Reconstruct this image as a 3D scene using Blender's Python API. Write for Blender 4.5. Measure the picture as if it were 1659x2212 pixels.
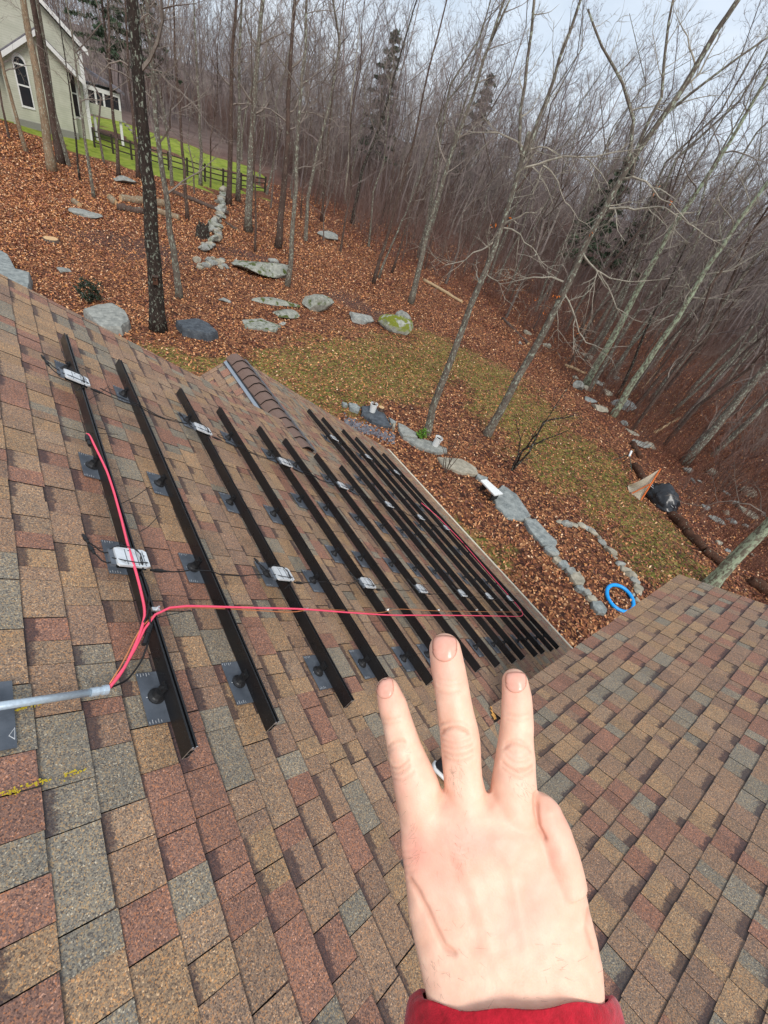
import bpy, math, random
import numpy as np
from mathutils import Vector, Matrix, noise as mnoise

SC = bpy.context.scene
for o in list(bpy.data.objects):
    bpy.data.objects.remove(o, do_unlink=True)

# ------------------------------------------------------------------ camera
HC = 8.2                                   # camera height above the yard
CX, CY, FPX, PW = 829.5, 1106.0, 909.28, 1659.0
CM = np.array([[0.80514936, -0.2096358, 0.55478585],
               [-0.53394562, -0.66338798, 0.52423131],
               [0.25814062, -0.71830997, -0.64606053]])   # columns: right, down, forward
EYE = np.array([0.0, 0.0, HC])
cam_d = bpy.data.cameras.new("camera")
cam_d.sensor_fit = 'HORIZONTAL'; cam_d.sensor_width = 36.0
cam_d.lens = FPX / PW * 36.0
cam_d.clip_start = 0.02; cam_d.clip_end = 6000
cam = bpy.data.objects.new("camera", cam_d)
SC.collection.objects.link(cam)
r, d, f = CM[:, 0], CM[:, 1], CM[:, 2]
cam.matrix_world = Matrix(((r[0], -d[0], -f[0], 0), (r[1], -d[1], -f[1], 0), (r[2], -d[2], -f[2], HC), (0, 0, 0, 1)))
SC.camera = cam
SC.render.resolution_x, SC.render.resolution_y = 768, 1024

# ------------------------------------------------------------------ sky, sun, exposure (overcast)
SUN_EL, SUN_AZ = math.radians(48), math.radians(200)
W = bpy.data.worlds.new("World"); SC.world = W; W.use_nodes = True
nt = W.node_tree; nt.nodes.clear()
wo = nt.nodes.new('ShaderNodeOutputWorld'); bg = nt.nodes.new('ShaderNodeBackground')
sky = nt.nodes.new('ShaderNodeTexSky'); sky.sky_type = 'NISHITA'; sky.sun_disc = False
sky.sun_elevation = SUN_EL; sky.sun_rotation = SUN_AZ; sky.air_density = 1.0; sky.dust_density = 2.0
tc = nt.nodes.new('ShaderNodeTexCoord')
mp = nt.nodes.new('ShaderNodeMapping'); mp.inputs['Scale'].default_value = (1.0, 1.0, 2.4)
n1 = nt.nodes.new('ShaderNodeTexNoise'); n1.inputs['Scale'].default_value = 2.3; n1.inputs['Detail'].default_value = 6
n1.inputs['Roughness'].default_value = 0.55; n1.inputs['Distortion'].default_value = 0.4
cr = nt.nodes.new('ShaderNodeValToRGB')
cr.color_ramp.elements[0].position = 0.34; cr.color_ramp.elements[0].color = (3.9, 4.5, 5.25, 1)
cr.color_ramp.elements[1].position = 0.68; cr.color_ramp.elements[1].color = (5.9, 6.35, 6.95, 1)
mx = nt.nodes.new('ShaderNodeMix'); mx.data_type = 'RGBA'; mx.inputs['Factor'].default_value = 0.9
nt.links.new(tc.outputs['Generated'], mp.inputs['Vector']); nt.links.new(mp.outputs['Vector'], n1.inputs['Vector'])
nt.links.new(n1.outputs['Fac'], cr.inputs['Fac'])
nt.links.new(sky.outputs['Color'], mx.inputs['A']); nt.links.new(cr.outputs['Color'], mx.inputs['B'])
nt.links.new(mx.outputs['Result'], bg.inputs['Color']); nt.links.new(bg.outputs['Background'], wo.inputs['Surface'])
bg.inputs['Strength'].default_value = 0.1
sun_d = bpy.data.lights.new("sun", 'SUN'); sun_d.energy = 1.5; sun_d.angle = math.radians(25); sun_d.color = (1.0, 0.96, 0.9)
sun = bpy.data.objects.new("sun", sun_d); SC.collection.objects.link(sun)
# sun_rotation is measured from +Y towards +X
sd = Vector((math.sin(SUN_AZ) * math.cos(SUN_EL), math.cos(SUN_AZ) * math.cos(SUN_EL), math.sin(SUN_EL)))
sun.rotation_euler = sd.to_track_quat('Z', 'Y').to_euler(); sun.location = (0, 0, 40)
SC.view_settings.view_transform = 'Standard'; SC.view_settings.look = 'None'
SC.view_settings.exposure = 0.78; SC.view_settings.gamma = 1.0; SC.view_settings.use_curve_mapping = False

# ------------------------------------------------------------------ geometry helpers
def lin(c):
    return tuple((v / 255 / 12.92) if v <= 10 else ((v / 255 + 0.055) / 1.055) ** 2.4 for v in c)
def ray(p): return CM @ np.array([p[0] - CX, p[1] - CY, FPX])
def proj(P):
    c = CM.T @ (np.asarray(P, float) - EYE); return CX + FPX * c[0] / c[2], CY + FPX * c[1] / c[2], c[2]
def smooth(a, b, x):
    t = np.clip((np.asarray(x, float) - a) / (b - a), 0, 1); return t * t * (3 - 2 * t)
def gh(x, y):
    """ground height"""
    x = np.asarray(x, float); y = np.asarray(y, float)
    R = np.hypot(x, y)
    z = 1.0 * smooth(20, 58, y) + 3.5 * smooth(90, 300, R)
    z = z - 0.45 * smooth(19, 30, x) * (1 - smooth(10, 25, y))
    z = z + 0.10 * np.sin(x * 0.43 + 1.3) * np.cos(y * 0.37) * smooth(9, 14, R) + 0.05 * np.sin(x * 1.1 + y * 0.7)
    return z
def sm1(a, b, x):
    t = min(1.0, max(0.0, (x - a) / (b - a))); return t * t * (3 - 2 * t)
def gh1(x, y):
    R = math.hypot(x, y)
    z = 1.0 * sm1(20, 58, y) + 3.5 * sm1(90, 300, R) - 0.45 * sm1(19, 30, x) * (1 - sm1(10, 25, y))
    return z + 0.10 * math.sin(x * 0.43 + 1.3) * math.cos(y * 0.37) * sm1(9, 14, R) + 0.05 * math.sin(x * 1.1 + y * 0.7)
def on_ground(p):
    d = ray(p); P = EYE + d * (-HC / d[2])
    for _ in range(9):
        g = gh1(P[0], P[1]); P = EYE + d * ((g - HC) / d[2])
    return P
def on_plane(p, q, n):
    d = ray(p); return EYE + d * (np.dot(np.asarray(q) - EYE, n) / np.dot(d, n))

# roof planes: A carries the rails and falls along +X, B falls along +Y
AL, BE = math.radians(32.273), math.radians(26.19)
HA, HB = 1.63, 3.017
NA = np.array([math.sin(AL), 0, math.cos(AL)]); SA = np.array([math.cos(AL), 0, -math.sin(AL)])
NB = np.array([0, math.sin(BE), math.cos(BE)]); SB = np.array([0, math.cos(BE), -math.sin(BE)])
def PA(s, y, h=0.0): return EYE - (HA - h) * NA + s * SA + np.array([0, y, 0])
def PB(x, s, h=0.0): return EYE - (HB - h) * NB + s * SB + np.array([x, 0, 0])
def pixA(p, h=0.0):
    d = ray(p); P = d * (-(HA - h) / (d @ NA)); return float(P @ SA), float(P[1])
def pixB(p, h=0.0):
    d = ray(p); P = d * (-(HB - h) / (d @ NB)); return float(P[0]), float(P @ SB)

WL = {}
def wloc(o): return WL.get(o.name, np.zeros(3)) if o else np.zeros(3)
def tag(o, label=None, cat=None, group=None, kind=None):
    if label: o['label'] = label
    if cat: o['category'] = cat
    if group: o['group'] = group
    if kind: o['kind'] = kind
    return o
def empty(name, loc, label=None, cat=None, group=None):
    o = bpy.data.objects.new(name, None); SC.collection.objects.link(o)
    o.empty_display_size = 0.1
    o.location = tuple(loc); WL[o.name] = np.array(loc, float)
    return tag(o, label, cat, group)

class MB:
    def __init__(s): s.v = []; s.f = []; s.c = []; s.n = 0
    def add(s, v, f, c=None):
        v = np.asarray(v, float).reshape(-1, 3)
        s.v.append(v); s.f += [tuple(i + s.n for i in q) for q in f]
        if c is not None: s.c += [c] * len(f)
        s.n += len(v); return s
    def box(s, o, a, b, c, col=None):
        o, a, b, c = (np.asarray(k, float) for k in (o, a, b, c))
        v = [o, o + a, o + a + b, o + b, o + c, o + a + c, o + a + b + c, o + b + c]
        f = [(0, 3, 2, 1), (4, 5, 6, 7), (0, 1, 5, 4), (1, 2, 6, 5), (2, 3, 7, 6), (3, 0, 4, 7)]
        if np.dot(np.cross(a, b), c) < 0: f = [q[::-1] for q in f]
        return s.add(v, f, col)
    def cbox(s, ctr, size, col=None):
        z = np.array(size, float); return s.box(np.array(ctr, float) - z / 2, (z[0], 0, 0), (0, z[1], 0), (0, 0, z[2]), col)
    def tube(s, pts, rad, sides=6, cap=True, col=None):
        P = np.asarray(pts, float); n = len(P)
        R = np.full(n, rad, float) if np.isscalar(rad) else np.asarray(rad, float)
        T = np.empty_like(P); T[1:-1] = P[2:] - P[:-2]; T[0] = P[1] - P[0]; T[-1] = P[-1] - P[-2]
        T /= np.maximum(np.linalg.norm(T, axis=1, keepdims=True), 1e-9)
        m = np.abs(T.mean(0)); ref = np.eye(3)[int(np.argmin(m))]
        N = np.cross(T, ref); N /= np.maximum(np.linalg.norm(N, axis=1, keepdims=True), 1e-9); B = np.cross(T, N)
        a = np.arange(sides) * 2 * math.pi / sides
        v = (P[:, None] + R[:, None, None] * (np.cos(a)[None, :, None] * N[:, None] + np.sin(a)[None, :, None] * B[:, None])).reshape(-1, 3)
        f = []
        for i in range(n - 1):
            for k in range(sides):
                k2 = (k + 1) % sides
                f.append((i * sides + k, i * sides + k2, (i + 1) * sides + k2, (i + 1) * sides + k))
        if cap: f += [tuple(range(sides))[::-1], tuple((n - 1) * sides + k for k in range(sides))]
        return s.add(v, f, col)
    def lathe(s, o, ax, prof, sides=16, col=None):
        """prof: (radius, height) along ax"""
        o = np.asarray(o, float); ax = np.asarray(ax, float); ax = ax / np.linalg.norm(ax)
        return s.tube([o + ax * h for _, h in prof], [max(q, 1e-4) for q, _ in prof], sides, True, col) if all(prof[i][1] != prof[i + 1][1] for i in range(len(prof) - 1)) else s._lathe(o, ax, prof, sides, col)
    def _lathe(s, o, ax, prof, sides, col):
        o = np.asarray(o, float); ax = np.asarray(ax, float); ax = ax / np.linalg.norm(ax)
        ref = np.eye(3)[int(np.argmin(np.abs(ax)))]; N = np.cross(ax, ref); N /= np.linalg.norm(N); B = np.cross(ax, N)
        a = np.arange(sides) * 2 * math.pi / sides; v = []; f = []
        for q, h in prof:
            v += [o + ax * h + max(q, 1e-4) * (math.cos(t) * N + math.sin(t) * B) for t in a]
        n = len(prof)
        for i in range(n - 1):
            for k in range(sides):
                k2 = (k + 1) % sides; f.append((i * sides + k, i * sides + k2, (i + 1) * sides + k2, (i + 1) * sides + k))
        f += [tuple(range(sides))[::-1], tuple((n - 1) * sides + k for k in range(sides))]
        return s.add(v, f, col)
    def prism(s, bottom, top, col=None):
        n = len(bottom); v = list(bottom) + list(top)
        f = [tuple(range(n))[::-1], tuple(range(n, 2 * n))] + [(k, (k + 1) % n, n + (k + 1) % n, n + k) for k in range(n)]
        return s.add(v, f, col)
    def build(s, name, mat, parent=None, smooth=False, vcol=None, **kw):
        V = np.concatenate(s.v) if s.v else np.zeros((0, 3))
        return mesh_obj(name, V, s.f, mat, parent, smooth, s.c if s.c else None, **kw)

def mesh_obj(name, V, F, mat, parent=None, smooth=False, facecol=None, label=None, cat=None, group=None, kind=None, base=False):
    V = np.asarray(V, float)
    loc = (V.min(0) + V.max(0)) / 2
    if base: loc[2] = V[:, 2].min()
    me = bpy.data.meshes.new(name)
    F = F if isinstance(F, list) else F
    me.from_pydata((V - loc).tolist(), [], F if isinstance(F, list) else F.tolist())
    if facecol is not None:
        C = np.asarray(facecol, float)
        if C.shape[1] == 3: C = np.concatenate([C, np.ones((len(C), 1))], 1)
        tot = np.empty(len(me.polygons), np.int32); me.polygons.foreach_get('loop_total', tot)
        at = me.color_attributes.new('Col', 'FLOAT_COLOR', 'CORNER')
        at.data.foreach_set('color', np.repeat(C, tot, axis=0).astype(np.float32).ravel())
    if smooth: me.polygons.foreach_set('use_smooth', [True] * len(me.polygons))
    if mat is not None: me.materials.append(mat)
    me.update()
    o = bpy.data.objects.new(name, me); SC.collection.objects.link(o)
    if parent is not None: o.parent = parent
    o.location = tuple(loc - wloc(parent)); WL[o.name] = loc
    return tag(o, label, cat, group, kind)

# ------------------------------------------------------------------ material helpers
class NT:
    def __init__(s, name):
        s.m = bpy.data.materials.new(name); s.m.use_nodes = True; s.t = s.m.node_tree; s.t.nodes.clear()
        s.out = s.t.nodes.new('ShaderNodeOutputMaterial'); s.b = s.t.nodes.new('ShaderNodeBsdfPrincipled')
        s.t.links.new(s.b.outputs[0], s.out.inputs[0])
    def n(s, typ, **kw):
        q = s.t.nodes.new(typ)
        for k, v in kw.items():
            if k.startswith('_'): setattr(q, k[1:], v)
            else: s.set(q.inputs[k.replace('__', ' ')], v)
        return q
    def set(s, sock, v):
        if isinstance(v, bpy.types.NodeSocket): s.t.links.new(v, sock)
        elif isinstance(v, (tuple, list)) and len(v) == 3 and sock.type == 'RGBA': sock.default_value = (*v, 1)
        else: sock.default_value = v
    def pos(s): return s.n('ShaderNodeNewGeometry').outputs['Position']
    def obj(s): return s.n('ShaderNodeTexCoord').outputs['Object']
    def rnd(s): return s.n('ShaderNodeObjectInfo').outputs['Random']
    def attr(s, name='Col'): return s.n('ShaderNodeAttribute', _attribute_name=name)
    def noise(s, vec, scale, detail=3, rough=0.55, dist=0.0):
        return s.n('ShaderNodeTexNoise', Vector=vec, Scale=scale, Detail=detail, Roughness=rough, Distortion=dist).outputs['Fac']
    def vor(s, vec, scale, out='Color', feature='F1', rnd=1.0):
        return s.n('ShaderNodeTexVoronoi', _feature=feature, Vector=vec, Scale=scale, Randomness=rnd).outputs[out]
    def ramp(s, fac, stops, interp='LINEAR'):
        q = s.n('ShaderNodeValToRGB'); s.set(q.inputs[0], fac); e = q.color_ramp.elements; q.color_ramp.interpolation = interp
        while len(e) < len(stops): e.new(0.5)
        for k, (p, c) in enumerate(stops):
            e[k].position = p; e[k].color = (*c, 1) if len(c) == 3 else c
        return q.outputs['Color']
    def mix(s, fac, a, b, mode='MIX'):
        q = s.n('ShaderNodeMix', _data_type='RGBA', _blend_type=mode)
        s.set(q.inputs['Factor'], fac); s.set(q.inputs['A'], a); s.set(q.inputs['B'], b); return q.outputs['Result']
    def math(s, op, a, b=0.0, c=None):
        q = s.n('ShaderNodeMath', _operation=op); s.set(q.inputs[0], a); s.set(q.inputs[1], b)
        if c is not None: s.set(q.inputs[2], c)
        return q.outputs[0]
    def map(s, v, a, b, c=0.0, d=1.0, kind='SMOOTHSTEP'):
        q = s.n('ShaderNodeMapRange', _interpolation_type=kind); s.set(q.inputs[0], v)
        for k, x in enumerate((a, b, c, d)): q.inputs[k + 1].default_value = x
        return q.outputs[0]
    def sep(s, v): return s.n('ShaderNodeSeparateXYZ', Vector=v).outputs
    def scale(s, v, sc): return s.n('ShaderNodeMapping', Vector=v, Scale=sc).outputs[0]
    def bump(s, h, st=0.3, dist=0.01):
        s.set(s.b.inputs['Normal'], s.n('ShaderNodeBump', Height=h, Strength=st, Distance=dist).outputs[0])
    def fin(s, col=None, rough=0.8, spec=0.3, metal=0.0, **kw):
        if col is not None: s.set(s.b.inputs['Base Color'], col)
        s.set(s.b.inputs['Roughness'], rough); s.set(s.b.inputs['Specular IOR Level'], spec); s.set(s.b.inputs['Metallic'], metal)
        for k, v in kw.items(): s.set(s.b.inputs[k.replace('_', ' ')], v)
        return s.m
def plain(name, col, rough=0.6, spec=0.4, metal=0.0, var=0.12, scale=40.0, bump=0.05):
    q = NT(name); p = q.pos(); nz = q.noise(p, scale, 4)
    c = q.mix(1.0, col, q.ramp(nz, [(0.25, (1 - var * 2,) * 3), (0.75, (1 + var,) * 3)]), 'MULTIPLY')
    if bump: q.bump(nz, bump, 0.004)
    return q.fin(c, rough, spec, metal)
# ------------------------------------------------------------------ ground
GRASS = [([(690, 805), (800, 800), (930, 780), (1010, 790)], 3.0), ([(960, 770), (1050, 820), (1130, 890), (1190, 960)], 3.2),
         ([(1180, 940), (1270, 1010), (1340, 1090), (1400, 1160), (1450, 1230)], 1.7), ([(340, 765), (420, 790), (500, 790)], 0.9),
         ([(1000, 1150), (1050, 1190), (1080, 1210)], 0.6), ([(1090, 860), (1140, 900)], 1.6), ([(960, 760), (1000, 770)], 2.2), ([(560, 800), (680, 850), (760, 870)], 0.8)]
DARK = [([(520, 545), (560, 560)], 1.6), ([(250, 520), (330, 545)], 1.8), ([(740, 640), (820, 680)], 1.3), ([(1520, 300), (1530, 310)], 1)]
LAWN = [([(20, 252), (100, 268), (190, 300), (270, 330), (350, 350), (440, 375)], 5.0), ([(470, 372), (500, 385)], 3.0), ([(330, 300), (400, 325), (470, 350)], 4.5), ([(290, 280), (330, 292)], 4.0)]
SEGC = {}
BRL = None
def seg_dist(X, Y, pts):
    best = np.full(X.shape, 1e9)
    key = tuple(pts)
    if key not in SEGC: SEGC[key] = [on_ground(p)[:2] for p in pts]
    P = SEGC[key]
    for a, b in zip(P[:-1], P[1:]):
        ab = b - a; t = np.clip(((X - a[0]) * ab[0] + (Y - a[1]) * ab[1]) / (ab @ ab + 1e-9), 0, 1)
        best = np.minimum(best, np.hypot(X - a[0] - t * ab[0], Y - a[1] - t * ab[1]))
    return best
def wob(X, Y, s=0.6, k=0): return np.sin(X * s + 1.7 * np.sin(Y * s * 0.8 + k)) * np.cos(Y * s * 1.1 + 1.3 * np.sin(X * s * 0.7 + k))
def mask(X, Y, lst, soft=0.75):
    m = np.zeros(X.shape)
    for pts, rad in lst:
        dd = seg_dist(X, Y, pts) + 0.35 * rad * wob(X, Y, 0.9 / max(rad, .6) + .5)
        m = np.maximum(m, 1 - smooth(rad * (1 - soft), rad * (1 + soft), dd))
    return m
def brush_mask(X, Y):
    # wood edge: the thicket starts beyond a line running across the yard's right side
    global BRL
    if BRL is None: BRL = np.array([on_ground(p)[:2] for p in [(760, 520), (900, 590), (1000, 650), (1100, 700), (1190, 790), (1260, 870), (1330, 950), (1400, 1010), (1480, 1130), (1600, 1260)]])
    a = BRL
    # signed distance beyond the polyline (far side)
    best = np.full(X.shape, 1e9); sg = np.zeros(X.shape)
    for p, q in zip(a[:-1], a[1:]):
        ab = q - p; t = np.clip(((X - p[0]) * ab[0] + (Y - p[1]) * ab[1]) / (ab @ ab), 0, 1)
        dx, dy = X - p[0] - t * ab[0], Y - p[1] - t * ab[1]; dd = np.hypot(dx, dy); cr_ = ab[0] * (Y - p[1]) - ab[1] * (X - p[0])
        k = dd < best; best = np.where(k, dd, best); sg = np.where(k, np.sign(cr_), sg)
    return smooth(-1.0, 2.5, best * sg)
def axis(lo, hi, flo, fhi, fine, n):
    a = np.arange(flo, fhi + fine / 2, fine)
    l = flo - (np.geomspace(1, 1 + (flo - lo), n) - 1)[1:][::-1]; h = fhi + (np.geomspace(1, 1 + (hi - fhi), n) - 1)[1:]
    return np.concatenate([l, a, h])
gx = axis(-2500, 3000, -6, 50, 0.5, 26); gy = axis(-2500, 3000, -10, 68, 0.5, 26)
X, Y = np.meshgrid(gx, gy); Z = gh(X, Y)
gm_grass, gm_lawn, gm_dark, gm_brush = mask(X, Y, GRASS), mask(X, Y, LAWN, 0.25), mask(X, Y, DARK, 0.8), brush_mask(X, Y)
nx, ny = len(gx), len(gy)
idx = np.arange(nx * ny).reshape(ny, nx)
GF = np.stack([idx[:-1, :-1], idx[:-1, 1:], idx[1:, 1:], idx[1:, :-1]], -1).reshape(-1, 4)

q = NT("leafy_ground"); p = q.pos(); at = q.attr('Msk'); sp = q.n('ShaderNodeSeparateColor', Color=at.outputs['Color']).outputs
v1 = q.n('ShaderNodeTexVoronoi', Vector=q.mix(0.12, p, q.n('ShaderNodeTexNoise', Vector=p, Scale=7.0, Detail=2.0).outputs['Color'], 'LINEAR_LIGHT'), Scale=11.0)
leafc = q.ramp(q.sep(v1.outputs['Color'])[0], [(0.0, lin((70, 40, 30))), (0.25, lin((112, 68, 46))), (0.5, lin((156, 101, 66))), (0.72, lin((184, 130, 88))), (0.9, lin((134, 82, 56))), (1.0, lin((204, 156, 112)))], 'CONSTANT')
leafc = q.mix(q.map(v1.outputs['Distance'], 0.25, 0.75), leafc, q.mix(0.6, leafc, lin((40, 24, 20))))
big = q.noise(p, 0.35, 4)
leafc = q.mix(q.map(big, 0.5, 0.72), leafc, q.mix(1.0, leafc, (0.62, 0.5, 0.5), 'MULTIPLY'))
gn = q.noise(p, 14, 5, 0.7)
grassc = q.ramp(q.noise(p, 3.0, 5), [(0.3, lin((82, 96, 36))), (0.5, lin((118, 130, 50))), (0.7, lin((158, 146, 90)))])
gf = q.map(q.math('ADD', sp[0], q.math('MULTIPLY_ADD', q.noise(p, 1.6, 7, 0.75), 2.6, -1.3)), 0.40, 0.85)
c = q.mix(q.math('MULTIPLY', gf, q.map(q.noise(p, 9, 4, .7), .42, .62, .08, .72)), leafc, grassc)
soil = q.ramp(gn, [(0.3, lin((48, 38, 40))), (0.7, lin((88, 70, 66)))])
c = q.mix(q.math('MULTIPLY', q.map(q.math('ADD', sp[2], q.math('MULTIPLY_ADD', q.noise(p, 1.5, 5), 0.9, -0.45)), 0.35, 0.95), 0.55), c, soil)
brc = q.mix(0.6, leafc, q.ramp(q.noise(p, 2.0, 6, 0.7), [(0.3, lin((66, 40, 34))), (0.7, lin((118, 70, 52)))]))
c = q.mix(at.outputs['Alpha'], c, brc)
lw = q.ramp(q.noise(p, 1.2, 6, 0.6), [(0.3, lin((98, 114, 34))), (0.55, lin((136, 148, 52))), (0.75, lin((150, 150, 78)))])
c = q.mix(q.map(q.math('ADD', sp[1], q.math('MULTIPLY_ADD', q.noise(p, 0.9, 5), 0.4, -0.2)), 0.35, 0.6), c, lw)
q.bump(q.math('ADD', v1.outputs['Distance'], gn), 0.7, 0.05)
far_ = q.map(q.n('ShaderNodeVectorMath', _operation='LENGTH', **{'Vector': p}).outputs['Value'], 50, 85)
c = q.mix(q.math('MULTIPLY', far_, q.math('SUBTRACT', 1.0, q.map(sp[1], 0.2, 0.5))), c, q.ramp(q.noise(p, .4, 5), [(0.3, lin((88, 72, 68))), (0.7, lin((118, 100, 92)))]))
M_GROUND = q.fin(c, 0.85, 0.25)
me = bpy.data.meshes.new("ground"); me.from_pydata(np.stack([X, Y, Z], -1).reshape(-1, 3).tolist(), [], GF.tolist())
a_ = me.color_attributes.new('Msk', 'FLOAT_COLOR', 'POINT')
a_.data.foreach_set('color', np.stack([gm_grass, gm_lawn, gm_dark, gm_brush], -1).reshape(-1).astype(np.float32))
me.polygons.foreach_set('use_smooth', [True] * len(me.polygons)); me.materials.append(M_GROUND); me.update()
og = bpy.data.objects.new("ground", me); SC.collection.objects.link(og); og['kind'] = 'structure'

# ------------------------------------------------------------------ the house that carries the roof
q = NT("shingle_granules"); p = q.pos(); at = q.attr('Col')
g1 = q.n('ShaderNodeTexVoronoi', Vector=p, Scale=270.0); g2 = q.noise(p, 110, 3, 0.75); g3 = q.noise(p, 7.0, 4, 0.6)
gr = q.ramp(q.sep(g1.outputs['Color'])[0], [(0.0, (0.25, 0.22, 0.24)), (0.2, (0.6, 0.58, 0.6)), (0.45, (0.95, 0.94, 0.92)), (0.7, (1.15, 1.06, 0.95)), (0.85, (1.75, 1.2, 0.68)), (0.95, (1.5, 1.3, 1.0)), (1.0, (2.6, 2.5, 2.3))])
c = q.mix(0.85, at.outputs['Color'], gr, 'MULTIPLY')
c = q.mix(1.0, c, q.ramp(g2, [(0.25, (0.62, 0.6, 0.62)), (0.75, (1.3, 1.28, 1.24))]), 'MULTIPLY')
c = q.mix(1.0, c, q.ramp(g3, [(0.25, (0.86, 0.88, 0.9)), (0.75, (1.14, 1.1, 1.06))]), 'MULTIPLY')
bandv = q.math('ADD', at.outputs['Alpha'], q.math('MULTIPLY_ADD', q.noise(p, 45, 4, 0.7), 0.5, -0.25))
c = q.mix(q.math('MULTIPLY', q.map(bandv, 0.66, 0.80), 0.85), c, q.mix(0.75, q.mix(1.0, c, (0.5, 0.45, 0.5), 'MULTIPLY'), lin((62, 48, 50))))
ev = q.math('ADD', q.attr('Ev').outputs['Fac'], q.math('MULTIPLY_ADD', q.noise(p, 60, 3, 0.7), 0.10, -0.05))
c = q.mix(q.math('MULTIPLY', q.map(ev, 0.90, 0.985), 0.72), c, lin((38, 31, 32)))  # shadow line below the butt of the course above, painted into the colour
q.bump(q.math('ADD', q.sep(g1.outputs['Color'])[1], q.math('MULTIPLY', g2, 1.5)), 0.55, 0.004)
M_SH = q.fin(c, q.ramp(g3, [(0.3, (0.5,) * 3), (0.7, (0.75,) * 3)]), 0.45)
M_EDGE = plain("shingle_asphalt_edge", lin((30, 26, 25)), 0.9, 0.2)
M_DECK = plain("roof_deck_board", lin((58, 50, 46)), 0.9, 0.2)
M_WHITE = plain("white_trim_paint", (0.72, 0.71, 0.68), 0.5, 0.4, var=0.06)
M_SIDING = plain("tan_siding", lin((176, 166, 148)), 0.7, 0.3)

house = empty("house", (4.0, 2.0, 0.0), 'house with multicoloured shingle roof slopes carrying the black rails', 'house')
SE, YR, YW, SR = 9.36, 5.19, 7.36, 4.18        # eave, rake of the upper part, rake of the wing, wing ridge
BX, BS = 6.70, 1.835                           # rake and eave of slope B
SLEAF, YLEAF = pixA((1055, 1531))
# decks
m = MB()
def slabA(s0, s1, y0, y1, t0=-0.16, t1=-0.012):
    m.box(PA(s0, y0, t0), PA(s1, y0, t0) - PA(s0, y0, t0), (0, y1 - y0, 0), NA * (t1 - t0))
slabA(-2.2, 3.2, -2.7, -1.001); slabA(-2.2, SE, -1.0, YR - 0.02); slabA(SR, SE - 0.004, YR - 0.02, YW - 0.02)
roofA = m.build("roof_slope", M_DECK, house); tag(roofA, 'shingled slope that carries the solar rails')
m = MB(); m.box(PB(-0.4, -4.6, -0.16), (BX - 0.02 + 0.4, 0, 0), SB * (4.6 + BS - 0.02), NB * 0.148)
roofB = m.build("roof_slope", M_DECK, house); tag(roofB, 'bare shingled slope without rails')
NC = np.array([-math.sin(AL), 0, math.cos(AL)]); SCd = np.array([-math.cos(AL), 0, -math.sin(AL)])
RG = PA(SR, 0)                                  # a point on the wing's ridge
def PC(s, y, h=0.0): return RG + SCd * s + NC * h + np.array([0, y, 0])
m = MB(); m.box(PC(0.02, YR - 0.3, -0.16), SCd * 3.2, (0, YW - YR + 0.28, 0), NC * 0.148)
roofC = m.build("roof_slope", M_DECK, house); tag(roofC, 'back slope of the low wing behind the ridge vent')
# walls
m = MB(); ex = PA(SE, 0)[0] - 0.45; ez = PA(SE, 0)[2] - 0.16
def zA(x): return HC + (-HA - x * NA[0]) / NA[2]
for y0, y1, x0 in ((-1.0, YR - 0.25, -2.0), (YR - 0.25, YW - 0.3, RG[0] - 2.2)):
    xr = max(x0, RG[0]) if y0 > 0 else x0
    bot = [(x0, y0, -0.4), (ex, y0, -0.4), (ex, y1, -0.4), (x0, y1, -0.4)]
    if y0 > 0:
        pr = [(x0, -0.4), (ex, -0.4), (ex, zA(ex) - 0.22), (RG[0], RG[2] - 0.22), (x0, RG[2] - 0.22 - (RG[0] - x0) * math.tan(AL))]
    else:
        pr = [(x0, -0.4), (ex, -0.4), (ex, zA(ex) - 0.22), (x0, zA(x0) - 0.22)]
    m.prism([(a, y1, b) for a, b in pr], [(a, y0, b) for a, b in pr])
ye = PB(0, BS)[1] - 0.35
pr = [(ye, -0.4), (ye, HC + (-HB - ye * NB[1]) / NB[2] - 0.24), (-4.6, HC + (-HB + 4.6 * NB[1]) / NB[2] - 0.24), (-4.6, -0.4)]
m.prism([(-0.3, a, b) for a, b in pr], [(BX - 0.3, a, b) for a, b in pr])
m.build("wall", M_SIDING, house)
m = MB()
m.box(PA(SE + 0.008, -0.6, -0.13), SA * 0.12, (0, YW + 0.6, 0), NA * 0.145)
m.build("gutter", plain('cream_gutter_paint', lin((232, 224, 202)), .4, .4, var=.05), house)
m = MB(); m.box(PB(2.2, BS - 0.018, -0.15), (BX - 2.2, 0, 0), SB * 0.02, NB * 0.137); m.build("fascia", M_WHITE, house)
m = MB(); m.box(PB(BX - 0.018, -4.6, -0.15), (0.02, 0, 0), SB * (4.6 + BS - 0.03), NB * 0.137); m.build("rake_board", M_WHITE, house)
m = MB(); m.box(PA(-2.2, YR - 0.018, -0.16), SA * (2.2 + SR - 0.02), (0, 0.02, 0), NA * 0.148); m.build("rake_board", M_WHITE, house)
m = MB(); m.box(PA(SR + 0.05, YW - 0.018, -0.16), SA * (SE - SR - 0.06), (0, 0.02, 0), NA * 0.148); m.build("rake_board", M_WHITE, house)

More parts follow.
